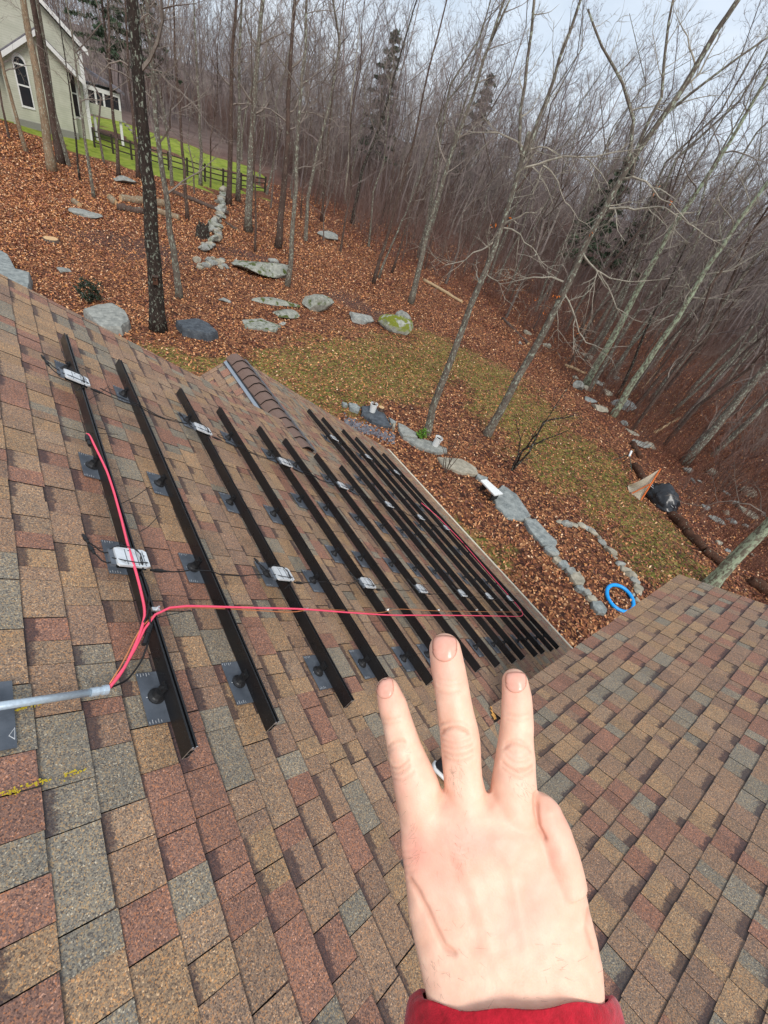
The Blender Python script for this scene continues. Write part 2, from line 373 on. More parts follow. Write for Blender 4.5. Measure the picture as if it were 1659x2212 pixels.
# shingles
rng = np.random.default_rng(11)
PAL = [lin((162, 138, 110)), lin((150, 127, 108)), lin((146, 108, 95)), lin((134, 134, 124)), lin((142, 119, 104)), lin((156, 136, 116))]
PW_ = np.array([0.22, 0.22, 0.2, 0.15, 0.13, 0.08])
EXA = 0.1475
tabs = []                                       # (slope, 8 verts, colour, band)
def lay(slope, P, s0, s1, u_rng, flip=1, lap=0.05):
    n = int(round((s1 - s0) / EXA))
    for i in range(n):
        sb = s1 - i * EXA                      # butt of this course
        lo, hi = u_rng(sb)
        u = lo - rng.uniform(0, 0.25); col = int(rng.choice(6, p=PW_)); tooth = rng.random() < 0.5
        while u < hi:
            w = rng.uniform(0.10, 0.25) if tooth else rng.uniform(0.08, 0.22)
            parts = [w] if (w < 0.16 or rng.random() < 0.45) else [w * rng.uniform(0.35, 0.65)]
            if len(parts) == 1 and parts[0] < w: parts.append(w - parts[0])
            nudge = rng.uniform(-0.004, 0.004)
            for k, pw in enumerate(parts):
                a, b = max(u, lo), min(u + pw, hi)
                if rng.random() < 0.8:
                    col = int(rng.choice(6, p=PW_))
                if b - a > 0.015:
                    hb = (0.0085 if tooth else 0.0060) + rng.uniform(-0.0008, 0.0008); ht = 0.003 if tooth else 0.001
                    gap0 = 0.0016 if (k == 0) else 0.0; gap1 = 0.0016 if (k == len(parts) - 1) else 0.0
                    jt = rng.uniform(-0.004, 0.004); su = sb - EXA - lap; sl = sb + nudge + jt * 0.3
                    tz = -0.010
                    a2, b2 = a + gap0, b - gap1; sk = rng.uniform(-0.002, 0.002)
                    vs = [P(su, a2, tz), P(su, b2, tz), P(sl, b2 + sk, tz), P(sl, a2 + sk, tz), P(su, a2, ht), P(su, b2, ht), P(sl, b2 + sk, hb), P(sl, a2 + sk, hb)]
                    cc = (np.array(PAL[col]) * .78 + np.mean(PAL, 0) * .22) * rng.uniform(0.9, 1.1)
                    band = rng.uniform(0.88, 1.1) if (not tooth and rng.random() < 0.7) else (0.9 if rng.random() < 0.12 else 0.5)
                    tabs.append((slope, np.array(vs), cc, band, (EXA + lap) / EXA))
                u += pw
            tooth = not tooth if rng.random() < 0.85 else tooth
def uA(s):
    x = (EYE - HA * NA + s * SA)[0]; z = zA(x); yv = (-(z - HC) * NB[2] - HB) / NB[1]   # valley with slope B
    return (max(-2.6, yv - 0.3) if s < SLEAF else -0.6), (YR if s < SR + 0.02 else YW)
lay(0, lambda s, u, h: PA(s, u, h), -0.3, SE, uA)
def uB(s):
    P = PB(0, s); zz = P[2]; xv = -((zz - HC) * NA[2] + HA) / NA[0]                      # valley with slope A
    return (xv - 0.3 if s < BS - 0.03 else xv), BX
lay(1, lambda s, u, h: PB(u, s, h), -2.3, BS, uB)
lay(2, lambda s, u, h: PC(s, u, h), 0.02, 2.6, lambda s: (YR - 0.05, YW))
def area_px(vs):
    pr = [proj(v) for v in vs[4:]]
    if min(k[2] for k in pr) < 0.2: return 0
    xs = [k[0] for k in pr]; ys = [k[1] for k in pr]
    if max(xs) < 0 or min(xs) > 1659 or max(ys) < 0 or min(ys) > 2212: return 0
    cx_, cy_ = np.mean(xs), np.mean(ys)
    if 880 < cx_ < 1270 and cy_ > 1800: return 0          # behind the raised hand
    return 0.5 * abs(sum(xs[i] * ys[(i + 1) % 4] - xs[(i + 1) % 4] * ys[i] for i in range(4)))
ar = np.array([area_px(t[1]) for t in tabs]); order = np.argsort(-ar); single = set(order[:300].tolist())
TF = [(4, 7, 6, 5), (3, 2, 6, 7), (0, 3, 7, 4), (2, 1, 5, 6)]
def sh_mesh(name, lst, parent, kind=None):
    V = np.concatenate([t[1] for t in lst]); F = [tuple(k + 8 * i for k in f) for i in range(len(lst)) for f in TF]
    V = V; loc = (V.min(0) + V.max(0)) / 2
    me = bpy.data.meshes.new(name); me.from_pydata((V - loc).tolist(), [], F)
    C = np.ones((len(lst), 8, 4), np.float32)
    for i, t in enumerate(lst):
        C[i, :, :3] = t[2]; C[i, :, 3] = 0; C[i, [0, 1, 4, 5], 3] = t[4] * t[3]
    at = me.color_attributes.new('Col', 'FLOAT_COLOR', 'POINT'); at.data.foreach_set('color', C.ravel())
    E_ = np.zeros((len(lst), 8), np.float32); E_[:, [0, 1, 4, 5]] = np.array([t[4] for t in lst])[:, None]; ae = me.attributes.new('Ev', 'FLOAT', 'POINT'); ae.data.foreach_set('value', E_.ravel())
    me.materials.append(M_SH); me.materials.append(M_EDGE)
    me.polygons.foreach_set('material_index', [0, 1, 1, 1] * len(lst)); me.update()
    o = bpy.data.objects.new(name, me); SC.collection.objects.link(o); o.parent = parent
    o.location = tuple(loc - wloc(parent)); WL[o.name] = loc
    if kind: o['kind'] = kind
    return o
roofs = [roofA, roofB, roofC]
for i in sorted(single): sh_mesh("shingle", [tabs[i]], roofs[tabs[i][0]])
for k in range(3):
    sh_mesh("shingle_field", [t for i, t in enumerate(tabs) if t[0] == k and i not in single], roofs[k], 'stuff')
# ridge vent on the wing
rv = MB(); M_CAP = plain("ridge_cap_granules", lin((120, 98, 88)), 0.85, 0.3, var=0.2, scale=260, bump=0.3)
M_GALV = plain("galvanised_metal", lin((170, 176, 182)), 0.35, 0.5, 0.85, var=0.1, scale=60)
m = MB(); m.box(PC(0.02, YR - 0.7, 0.012), SCd * 0.16, (0, YW - YR + 0.62, 0), NC * 0.02); m.box(PA(SR + 0.02, YR - 0.62, 0.012), SA * 0.16, (0, YW - YR + 0.56, 0), NA * 0.02)
vent = m.build("ridge_vent", plain("vent_plastic", lin((30, 30, 32)), 0.6), house)
ncap = 11; L = (YW + 0.02 - (YR - 0.72)) / ncap
for k in range(ncap):
    y1 = YW + 0.02 - k * L; y0 = y1 - L * 1.16; cap = MB(); prof = []
    for t in np.linspace(-1, 1, 9):
        a = abs(t) * 0.155; h0 = 0.036 + 0.022 * (1 - abs(t)) ** 0.7 * 0.9
        b = (PC(a, 0, h0) if t < 0 else PA(SR + a, 0, h0))
        if abs(t) < 0.3: b = b - np.array([0, 0, 0.012 * (1 - abs(t) / 0.3)])
        prof.append(b)
    lo = [b + np.array([0, y0, 0.026]) for b in prof]; hi = [b + np.array([0, y1, 0.0]) for b in prof]
    th = np.array([0, 0, -0.024]); v = lo + hi + [b + th for b in lo] + [b + th for b in hi]; f = []
    for i in range(8): f += [(i, i + 1, 10 + i, 9 + i), (18 + i, 27 + i, 28 + i, 19 + i), (i, 18 + i, 19 + i, i + 1), (9 + i, 10 + i, 28 + i, 27 + i)]
    f += [(0, 9, 27, 18), (8, 26, 35, 17)]
    o_ = cap.add(v, f).build("vent_cap", M_CAP, vent); o_.data.materials.append(M_EDGE); o_.data.polygons.foreach_set("material_index", [1 if (k_ < 32 and k_ % 4 == 2) else 0 for k_ in range(len(f))])
m = MB()
for a0, a1, P, yy in ((0.175, 0.235, PC, YR - 0.3),): m.box(P(a0, yy, 0.012), SCd * (a1 - a0), (0, YW - yy - 0.02, 0), NC * 0.006)
m.build("flashing_strip", M_GALV, vent)
m = MB(); m.box(PA(SR + 0.16, YR - 0.75, 0.013), SA * 0.06, (0, YW - YR + 0.7, 0), NA * 0.045); m.build("flashing_strip", M_GALV, vent)
# ------------------------------------------------------------------ solar racking on slope A
ORD = ['first', 'second', 'third', 'fourth', 'fifth', 'sixth', 'seventh', 'eighth', 'ninth', 'tenth', 'eleventh', 'twelfth', 'thirteenth', 'fourteenth']
q = NT("black_anodised_aluminium"); p = q.pos()
spk = q.map(q.noise(p, 160, 3, 0.6), 0.62, 0.72); sm = q.noise(p, 9, 5)
c = q.mix(q.math('MULTIPLY', spk, 0.35), (0.008, 0.008, 0.009), (0.12, 0.12, 0.13))
M_RAIL = q.fin(c, q.ramp(sm, [(0.3, (0.22,) * 3), (0.7, (0.42,) * 3)]), 0.5)
M_CUT = plain("cut_aluminium", (0.75, 0.75, 0.74), 0.3, 0.5, 0.9)
M_HOLE = plain("dark_hollow", (0.01, 0.01, 0.01), 0.9, 0.1)
q = NT("slate_flashing"); p = q.pos()
drop = q.map(q.vor(p, 75, 'Distance'), 0.10, 0.16); nz = q.noise(p, 12, 5)
c = q.mix(q.math('MULTIPLY', q.math('SUBTRACT', 1.0, drop), 0.30), q.ramp(nz, [(0.3, lin((70, 76, 84))), (0.7, lin((94, 100, 108)))]), lin((110, 116, 124)))
q.bump(drop, 0.15, 0.003); M_FLASH = q.fin(c, 0.45, 0.4)
M_RUB = plain("black_rubber", (0.014, 0.014, 0.015), 0.5, 0.4)
M_TICK = plain("white_print", (0.6, 0.6, 0.6), 0.6)
K = 0.926
RS = [1.1415, 1.598, 2.23, 2.735, 3.34, 3.80, 4.45, 5.06, 5.70, 6.135, 6.83, 7.32, 7.98, 8.50]
RS = [a * K + .034 for a in RS]
Y0 = 0.627; YF = [4.17] * 8 + [6.22] * 6
prof = [(-.0125, 0), (.0125, 0), (.0125, .076), (.0045, .076), (.0045, .064), (-.0045, .064), (-.0045, .076), (-.0125, .076)]
H0 = 0.055
for i, s in enumerate(RS):
    y0 = Y0 + [0, .012, .02, .02, .015, .02, .01, 0, -.01, 0, -.01, 0, 0, .01][i]
    t = empty("mounting_rail", PA(s, y0, 0), 'black aluminium solar rail, the %s one down the slope from the conduit' % ORD[i], 'rail', 'parallel black mounting rails')
    m = MB(); m.prism([PA(s + a, YF[i], H0 + b) for a, b in prof], [PA(s + a, y0, H0 + b) for a, b in prof])
    b_ = m.build("extrusion", M_RAIL, t)
    m = MB(); m.prism([PA(s + a * .98, y0 - 0.0005, H0 + b * .98 + .0006) for a, b in prof], [PA(s + a * .98, y0 - 0.0025, H0 + b * .98 + .0006) for a, b in prof])
    ce = m.build("cut_end", M_CUT, t)
    m = MB()
    for a, b, w, h in ((-.0095, .008, .017, .020), (-.0095, .034, .017, .022)):
        m.box(PA(s + a, y0 - .0027, H0 + b), SA * w, (0, -.001, 0), NA * h)
    m.build("hollow", M_HOLE, ce)
# mounts: flashing plate + post under every rail
def mount(s, y, label, grp):
    t = empty("rail_mount", PA(s + .03, y, .01), label, 'roof mount', grp)
    m = MB(); m.box(PA(s - .074, y - .118, .0135), SA * .155, (0, .236, 0), NA * .004); fl = m.build("flashing", M_FLASH, t)
    m = MB()
    for k in range(5):
        for e in (-1, 1):
            yy = y + e * .114; ln = (.016 if k % 2 else .010)
            m.box(PA(s - .070 + k * .012, yy, .0178), SA * .0018, (0, -e * ln, 0), NA * .0006)
    m.box(PA(s - .058, y + .0, .0178), SA * .022, (0, .003, 0), NA * .0006)
    m.build("tick_mark", M_TICK, fl, kind="stuff")
    o = PA(s - .016, y, .0176)
    m = MB(); m._lathe(o, NA, [(.036, 0), (.036, .006), (.029, .010), (.025, .015), (.021, .030), (.020, .036)], 14, None); m.build("post", M_RUB, t, smooth=False)
    m = MB(); m.box(PA(s - .020, y - .021, .0537), SA * .0068, (0, .042, 0), NA * .040)
    m.tube([PA(s - .032, y, .080), PA(s - .0202, y, .080)], .009, 6)
    m.build("bracket", M_RUB, t)
ROWN = ['nearest the cut rail ends', 'second from the cut rail ends', 'third from the cut rail ends', 'fourth from the cut rail ends', 'fifth from the cut rail ends']
for i, s in enumerate(RS):
    if i < 4: ys = [.93, 1.71, 2.51, 3.71] if i % 2 else [.92, 1.73, 2.51, 3.72]
    elif i < 8: ys = [.92, 2.11, 2.90, 3.72]
    else: ys = [.92, 2.13, 2.95 if i not in (10, 11) else 3.35, 4.2, 5.4]
    for k, y in enumerate(ys):
        mount(s, y, 'slate grey flashing and black post under the %s rail, %s' % (ORD[i], ROWN[k]), 'flashed rail mounts')
# micro-inverters: one prototype, copied
M_INV = plain("pale_grey_housing", (0.80, 0.82, 0.83), 0.3, 0.5, 0.35, var=0.08, scale=25)
M_INVD = plain("grey_plastic_end", lin((96, 102, 110)), 0.5)
M_CAB = plain("black_cable", (0.012, 0.012, 0.013), 0.45, 0.4)
HT = H0 + .076
def loc_pt(s, y, a, b, h): return PA(s + a - .03, y + b, HT + h)
def make_inv(s, y):
    t = empty("microinverter", PA(s, y, HT), None, 'microinverter')
    L = lambda a, b, h: loc_pt(s, y, a, b, h)
    m = MB(); o = [(-.085, -.045), (-.085, .055), (-.07, .062), (.055, .062), (.068, .05), (.068, -.048), (.05, -.056), (-.075, -.056)]
    m.prism([L(a, b, .018) for a, b in o][::-1], [L(a, b, .030) for a, b in o][::-1]); cv = m.build("cover_plate", M_INV, t)
    m = MB()
    for a in (-.04, .012, .045): m.box(L(a, -.05, .0302), SA * .0025, (0, .10, 0), NA * .0015)
    for a, b in ((-.05, -.03), (.05, .02), (.05, -.03), (-.02, .045)): m._lathe(L(a, b, .0302), NA, [(.004, 0), (.004, .0012)], 8, None)
    m.build("fin", M_INVD, cv)
    m = MB(); m.box(L(-.078, -.05, .0005), SA * .135, (0, .105, 0), NA * .0175); m.build("housing", M_HOLE, t)
    m = MB(); m.box(L(-.108, -.047, .004), SA * .0225, (0, .100, 0), NA * .016); hp = m.build("connector_end", M_INVD, t)
    for k, (dy, l, dx) in enumerate(((.035, .06, -.06), (-.030, .075, -.045))):
        m = MB(); c0 = L(-.105, dy, .012); c3 = L(-.105 + dx - .03, dy + .035, .03)
        m.tube([c0, L(-.125, dy - .012, .018), L(-.15, dy - .004, .022), L(-.165, dy + .016, .026), c3 + NA * 0], .0035, 6); m.build("lead", M_CAB, t)
        m = MB(); d_ = np.array([0, 1, 0]) * .04 - SA * .012
        m.tube([c3 - d_ * .2, c3 + d_ * .25, c3 + d_ * .26, c3 + d_ * .7, c3 + d_ * .71, c3 + d_ * 1.15], [.006, .007, .0095, .0095, .007, .006], 8); m.build("plug", M_CAB, t)
    for k, pts in enumerate([[(-.10, .05, .02), (-.06, .068, .040), (.0, .055, .042), (.03, .02, .041), (.02, -.02, .040), (.035, -.065, .020)],
                             [(-.10, -.005, .02), (-.05, -.035, .038), (.01, -.04, .038), (.05, -.03, .036), (.075, -.02, .020)],
                             [(.02, .06, .034), (.03, .02, .038), (.03, -.03, .038), (.03, -.07, .012), (.0, -.085, -.03)]]):
        m = MB(); m.tube([L(*z) for z in pts], .0026, 6); m.build("looped_cable", M_CAB, t)
    m = MB(); c0 = L(.075, -.055, .012); m.tube([c0, c0 + SA * .02, c0 + SA * .021, c0 + SA * .06, c0 + SA * .061, c0 + SA * .085], [.006, .007, .010, .010, .007, .005], 8); m.build("plug", M_CAB, t)
    return t
def copy_thing(t, loc):
    c_ = t.copy(); SC.collection.objects.link(c_); c_.location = tuple(loc); WL[c_.name] = np.array(loc)
    for ch in list(t.children):
        d_ = ch.copy(); SC.collection.objects.link(d_); d_.parent = c_
        for g in list(ch.children):
            e_ = g.copy(); SC.collection.objects.link(e_); e_.parent = d_
    return c_
ip = None; INV = {}
for col, (ybase, rows) in enumerate(((1.585, range(0, 14, 2)), (3.36, range(0, 14, 2)), (5.19, range(8, 14, 2)))):
    for i in rows:
        y = ybase + (0.012 * i / 2 if col < 2 else 0); s = RS[i]
        if ip is None: ip = make_inv(s, y); o = ip
        else: o = copy_thing(ip, PA(s, y, HT))
        tag(o, 'pale microinverter on the %s rail, in the %s' % (ORD[i], ['row beside the pink cable crossing', 'middle row', 'row by the vented wing'][col]), 'microinverter', 'microinverters clipped on the rails')
        INV[(col, i)] = (s, y)
# trunk cables from inverter to inverter
def sag(a, b, n=9, drop=.05, side=0.0, rnd=None):
    P = []
    for k in range(n):
        t = k / (n - 1); w = 4 * t * (1 - t); Q = a * (1 - t) + b * t - NA * drop * w + np.array([0, side * w, 0])
        if rnd is not None and 0 < k < n - 1: Q = Q + np.array([0, rnd.normal(0, .006), 0])
        P.append(Q)
    return P
rc = np.random.default_rng(4)
for (col, i), (s, y) in INV.items():
    if (col, i + 2) not in INV: continue
    s2, y2 = INV[(col, i + 2)]
    for w in range(2 if col == 1 else 1):
        m = MB(); a = loc_pt(s, y, .15, -.055 + .07 * w, .012); b = loc_pt(s2, y2, -.10, .03 + .01 * w, .012)
        mid = [PA(s + (s2 - s) * .4, y - .01 + .03 * w, HT + .006)]
        P = sag(a, mid[0], 6, .012, .01, rc) + sag(mid[0], b, 7, .03, -.012, rc)[1:]
        m.tube(P, .0036, 6)
        m.build("trunk_cable", M_CAB, None, label='%sblack cable between the microinverters of the %s and %s rails, %s' % ('upper ' if w else '', ORD[i], ORD[i + 2], ['by the pink cable', 'middle row', 'by the vented wing'][col]), cat='cable', group='black trunk cables')
# loose cable ties sticking out of the rails
ti = 0
for pts, lb in (([(302, 1148), (318, 1140), (345, 1112)], 'beside the lower inverter of the first rail'), ([(250, 1093), (290, 1075), (325, 1050)], 'halfway along the first rail'), ([(195, 935), (255, 938)], 'where the pink cable ends on the first rail'),
                ([(185, 868), (215, 850), (237, 833)], 'at the upper inverter of the first rail'), ([(335, 1335), (380, 1325), (412, 1318)], 'below the first ground lug')):
    m = MB(); m.tube([PA(*pixA(k, .10 + .02 * j), .10 + .02 * j) for j, k in enumerate(pts)], .0022, 5)
    m.build("cable_tie", M_CAB, None, label='thin black cable tie tail ' + lb, cat='cable tie', group='cable tie tails')
# pink cables, copper ground wire, lugs
M_PINK = plain("pink_red_insulation", lin((244, 84, 112)), 0.4, 0.5, var=0.05)
M_COP = plain("bare_copper", lin((206, 132, 86)), 0.4, 0.5, 0.3)
def cabA(pts, rad, mat, name, label, cat='cable', sides=8, parent=None):
    P = np.array([PA(*pixA((x, y), h), h) for x, y, h in pts])
    # smooth it
    t = np.concatenate([[0], np.cumsum(np.linalg.norm(np.diff(P, axis=0), axis=1))]); tt = np.linspace(0, t[-1], max(12, len(pts) * 4))
    Q = np.stack([np.interp(tt, t, P[:, k]) for k in range(3)], -1)
    for _ in range(2): Q[1:-1] = (Q[:-2] + 2 * Q[1:-1] + Q[2:]) / 4
    m = MB(); m.tube(Q, rad, sides); return m.build(name, mat, parent, smooth=True, label=label, cat=cat)
cabA([(232, 1488, .07), (250, 1473, .08), (275, 1432, .09), (300, 1375, .12), (314, 1332, .145), (311, 1305, .135), (300, 1258, .133), (288, 1215, .165), (277, 1180, .155), (262, 1120, .133), (246, 1062, .133), (232, 1020, .133), (217, 988, .133), (204, 962, .132), (196, 945, .130), (190, 934, .125), (185, 935, .11), (188, 952, .10)],
     .0062, M_PINK, "pink_cable", 'pink red cable running up along the first rail to a black plug')
cabA([(234, 1489, .07), (256, 1472, .08), (284, 1428, .09), (307, 1372, .12), (318, 1330, .145), (326, 1314, .148), (340, 1307, .15), (390, 1308, .14), (450, 1310, .148), (550, 1313, .135), (650, 1315, .15), (750, 1323, .14), (841, 1329, .15), (952, 1329, .145), (1034, 1330, .15), (1090, 1331, .15), (1115, 1332, .15), (1128, 1331, .14), (1131, 1325, .135), (1122, 1312, .133), (1095, 1282, .133), (1058, 1240, .133), (1000, 1172, .133), (945, 1115, .133), (910, 1086, .132)],
     .0060, M_PINK, "pink_cable", 'long pink red cable crossing all the rails down the slope')
cabA([(236, 1478, .07), (258, 1452, .08), (285, 1395, .10), (283, 1388, .12), (300, 1358, .13), (318, 1335, .14), (330, 1320, .145), (345, 1317, .14), (362, 1317, .13), (371, 1312, .13), (450, 1313, .12), (560, 1319, .12), (640, 1324, .13), (655, 1319, .14), (672, 1314, .135), (750, 1319, .12), (825, 1325, .13), (841, 1319, .14), (855, 1315, .13), (950, 1320, .135), (1034, 1321, .135), (1090, 1322, .135), (1128, 1322, .135)],
     .0030, M_COP, "ground_wire", 'bare copper ground wire strung from lug to lug', 'wire')
cabA([(310, 1345, .14), (318, 1330, .15), (322, 1300, .14), (322, 1275, .12), (312, 1250, .13), (305, 1235, .14)], .004, M_CAB, "lead_cable", 'black cable rising beside the first rail from the plug at the cable bend')
cabA([(238, 1486, .06), (275, 1470, .04), (305, 1430, .05), (318, 1395, .09), (326, 1360, .12), (322, 1330, .15)], .0040, M_CAB, "lead_cable", 'black cable hanging below the pink cables near the conduit')
def plugA(p, q_, h, label):
    a, b = PA(*pixA(p, h), h), PA(*pixA(q_, h), h); d_ = b - a; m = MB()
    m.tube([a, a + d_ * .2, a + d_ * .21, a + d_ * .55, a + d_ * .56, a + d_ * .8, a + d_ * .81, b], [.009, .011, .014, .014, .010, .010, .012, .010], 10)
    m.build("cable_plug", M_CAB, None, label=label, cat='plug', group='black cable plugs')
plugA((328, 1342), (311, 1392), .12, 'black inline plug hanging at the bend of the pink cables')
plugA((187, 940), (194, 962), .12, 'black plug at the upper end of the pink cable')
for k, (x, i) in enumerate(((340, 0), (662, 2), (841, 4), (952, 6), (1034, 8), (1090, 10), (1128, 12))):
    P = PA(RS[i] + .012, pixA((x, 1319), HT)[1], HT + .001); m = MB()
    m.box(P - SA * .02 - np.array([0, .010, 0]), SA * .036, (0, .020, 0), NA * .012); m._lathe(P + SA * .004, NA, [(.008, .012), (.008, .020), (.005, .021), (.005, .028)], 6, None)
    m.build("ground_lug", M_CUT, None, label='silver ground lug on the %s rail' % ORD[i], cat='lug', group='silver ground lugs')
# conduit
t = empty("conduit", PA(*pixA((110, 1508), .05), .02), 'galvanised conduit pipe feeding out the pink cables', 'conduit')
a = PA(*pixA((-120, 1543), .065), .065); b = PA(*pixA((200, 1495), .065), .065); e = PA(*pixA((234, 1489), .065), .065)
M_PIPE = plain("galvanised_pipe", lin((190, 204, 214)), 0.3, 0.5, 0.35, var=0.08, scale=120)
m = MB(); m.tube([a, b], .0135, 16); m.build("pipe", M_PIPE, t, smooth=True)
u = (e - b); m = MB(); m.tube([b - u * .15, b + u * .35, b + u * .36, b + u * .62, b + u * .63, b + u * .95], [.0165, .0165, .0145, .0145, .0185, .0185], 16); m.build("fitting", M_PIPE, t)
m = MB(); m.box(PA(-.05, .82, .0135), SA * .655, (0, .24, 0), NA * .0045); fp = m.build("flashing", M_FLASH, t)
m = MB()
tri = [pixA(k) for k in ((27, 1578), (13, 1597), (27, 1605))]; cen = np.mean(tri, 0)
for k in range(3):
    A_, B_ = np.array(tri[k]), np.array(tri[(k + 1) % 3]); i1, i2 = A_ + (cen - A_) * .22, B_ + (cen - B_) * .22
    m.prism([PA(*z, .0182) for z in (A_, B_, i2, i1)], [PA(*z, .0190) for z in (A_, B_, i2, i1)])
m.build("triangle_mark", M_TICK, fp)
m = MB(); o = PA(.33, .945, .018)
m.tube([o - SA * .16, o - SA * .08, o, o + SA * .08, o + SA * .16], [.004, .012, .016, .012, .004], 10); m.build("raised_dimple", M_FLASH, fp, smooth=True)
# yellow chalk marks on the shingles: clusters of crumbs along a snapped line
M_CHALK = plain("yellow_chalk", lin((200, 176, 52)), 0.9, 0.1)
for pts, n, lb in (([(32, 1540), (62, 1527), (95, 1520)], 90, 'yellow chalk dashes under the conduit pipe'), ([(0, 1720), (30, 1712), (75, 1696), (100, 1690)], 70, 'yellow chalk line on the lower left shingles'), ([(130, 1682), (180, 1668)], 26, 'faint yellow chalk crumbs beside the chalk line')):
    m = MB(); S = [pixA(k) for k in pts]
    for k in range(n):
        j = rc.integers(0, len(S) - 1); w = rc.random(); s_, y_ = np.array(S[j]) * (1 - w) + np.array(S[j + 1]) * w + rc.normal(0, .004, 2)
        r_ = rc.uniform(.0010, .0034); an = rc.uniform(0, 6.28)
        m.prism(*[[PA(s_ + r_ * math.cos(an + q_) * (1.6 if q_ < 2 else .8), y_ + r_ * math.sin(an + q_), h) for q_ in (0, 1.6, 3.1, 4.7)] for h in (.0128, .0145)])
    m.build("chalk_mark", M_CHALK, None, label=lb, cat='chalk mark')
# ------------------------------------------------------------------ yard: stones
def rock_mat(name, c0, c1, moss, mosscol=(96, 108, 36), lich=0.3):
    q = NT(name); p = q.pos(); n = q.noise(p, 5, 6, 0.65); n2 = q.noise(p, 26, 5, 0.7)
    c = q.mix(n2, q.ramp(n, [(0.3, lin(c0)), (0.7, lin(c1))]), q.ramp(n, [(0.3, tuple(0.8 * v for v in lin(c0))), (0.7, tuple(1.15 * v for v in lin(c1)))]))
    c = q.mix(q.math('MULTIPLY', q.map(q.noise(p, 9, 5, 0.7), 0.56, 0.66), lich), c, lin((188, 192, 180)))
    if moss > 0:
        up = q.map(q.sep(q.n('ShaderNodeNewGeometry').outputs['Normal'])[2], -0.1, 0.6)
        f = q.math('MULTIPLY', q.map(q.noise(p, 2.6, 5, 0.65), 0.62 - 0.25 * moss, 0.72 - 0.25 * moss), up)
        c = q.mix(f, c, q.ramp(n2, [(0.3, lin(tuple(v * .7 for v in mosscol))), (0.7, lin(mosscol))]))
    q.bump(q.math('ADD', n, q.math('MULTIPLY', n2, .5)), 0.6, 0.03); return q.fin(c, 0.8, 0.3)
M_RK = rock_mat("grey_stone", (112, 114, 110), (158, 158, 150), 0.0)
M_RKW = rock_mat("warm_grey_stone", (128, 122, 108), (172, 164, 146), 0.0, lich=.15)
M_RKM = rock_mat("mossy_stone", (112, 114, 106), (158, 158, 146), 0.45, (84, 94, 40))
M_RKMM = rock_mat("bright_moss_stone", (120, 122, 112), (168, 168, 156), .85, (124, 130, 36))
M_RKD = rock_mat("dark_wet_slate", (52, 56, 62), (86, 92, 98), 0.0, lich=.1)
M_RKB = rock_mat("blue_grey_slate", (104, 110, 110), (150, 154, 150), 0.0, lich=.3)
ICO = {}
def ico(sub):
    if sub not in ICO:
        import bmesh
        b = bmesh.new(); bmesh.ops.create_icosphere(b, subdivisions=sub, radius=1.0)
        ICO[sub] = (np.array([v.co[:] for v in b.verts]), [tuple(v.index for v in f.verts) for f in b.faces]); b.free()
    return ICO[sub]
def rock_verts(ctr, dims, yaw, seed, sub=3, angular=0.5):
    V, F = ico(sub); V = V.copy(); rr = np.random.default_rng(seed)
    # cut by random planes for facets
    for _ in range(15):
        n = rr.normal(size=3); n /= np.linalg.norm(n); dcut = rr.uniform(0.42, 0.8); h = V @ n - dcut
        V -= np.where(h > 0, h * 0.97, 0)[:, None] * n
    off = rr.uniform(0, 50, 3)
    V *= np.array([1 + 0.10 * mnoise.noise(Vector(v * 1.7 + off)) + 0.05 * mnoise.noise(Vector(v * 6 + off)) for v in V])[:, None]
    V *= np.array(dims) / 2 / 0.68; c_, s_ = math.cos(yaw), math.sin(yaw)
    V = V @ np.array([[c_, s_, 0], [-s_, c_, 0], [0, 0, 1]]); return V + ctr, F
def px_dims(cx, cy, w, h):
    P = on_ground((cx, cy)); dep = proj(P)[2]; R = np.hypot(P[0], P[1]); e = math.atan2(HC - P[2], R)
    rng_ = math.hypot(R, HC); a = w * dep / FPX; hh = h * dep / FPX * 0.9
    return P, a, hh, e
def view_yaw(P): return math.atan2(P[1], P[0]) - math.pi / 2
def rock(cx, cy, w, h, mat, seed, parent=None, name="rock", flat=None, turn=0.0, **kw):
    P, a, hh, e = px_dims(cx, cy, w, h)
    b = a * 0.75; z = max(0.12 * a, min(0.65 * a, (hh - b * math.sin(e)) / math.cos(e))) if flat is None else flat
    if (hh - 0.3 * z) / max(math.sin(e), .2) < b: b = max(0.35 * a, (hh - 0.3 * z) / max(math.sin(e), .2))
    V, F = rock_verts(P + np.array([0, 0, z * 0.28]), (a, b, z * 1.3), view_yaw(P) + 0.35 + turn, seed, 3 if a > .5 else 2)
    return mesh_obj(name, V, F, mat, parent, True if a > 99 else False, **kw)
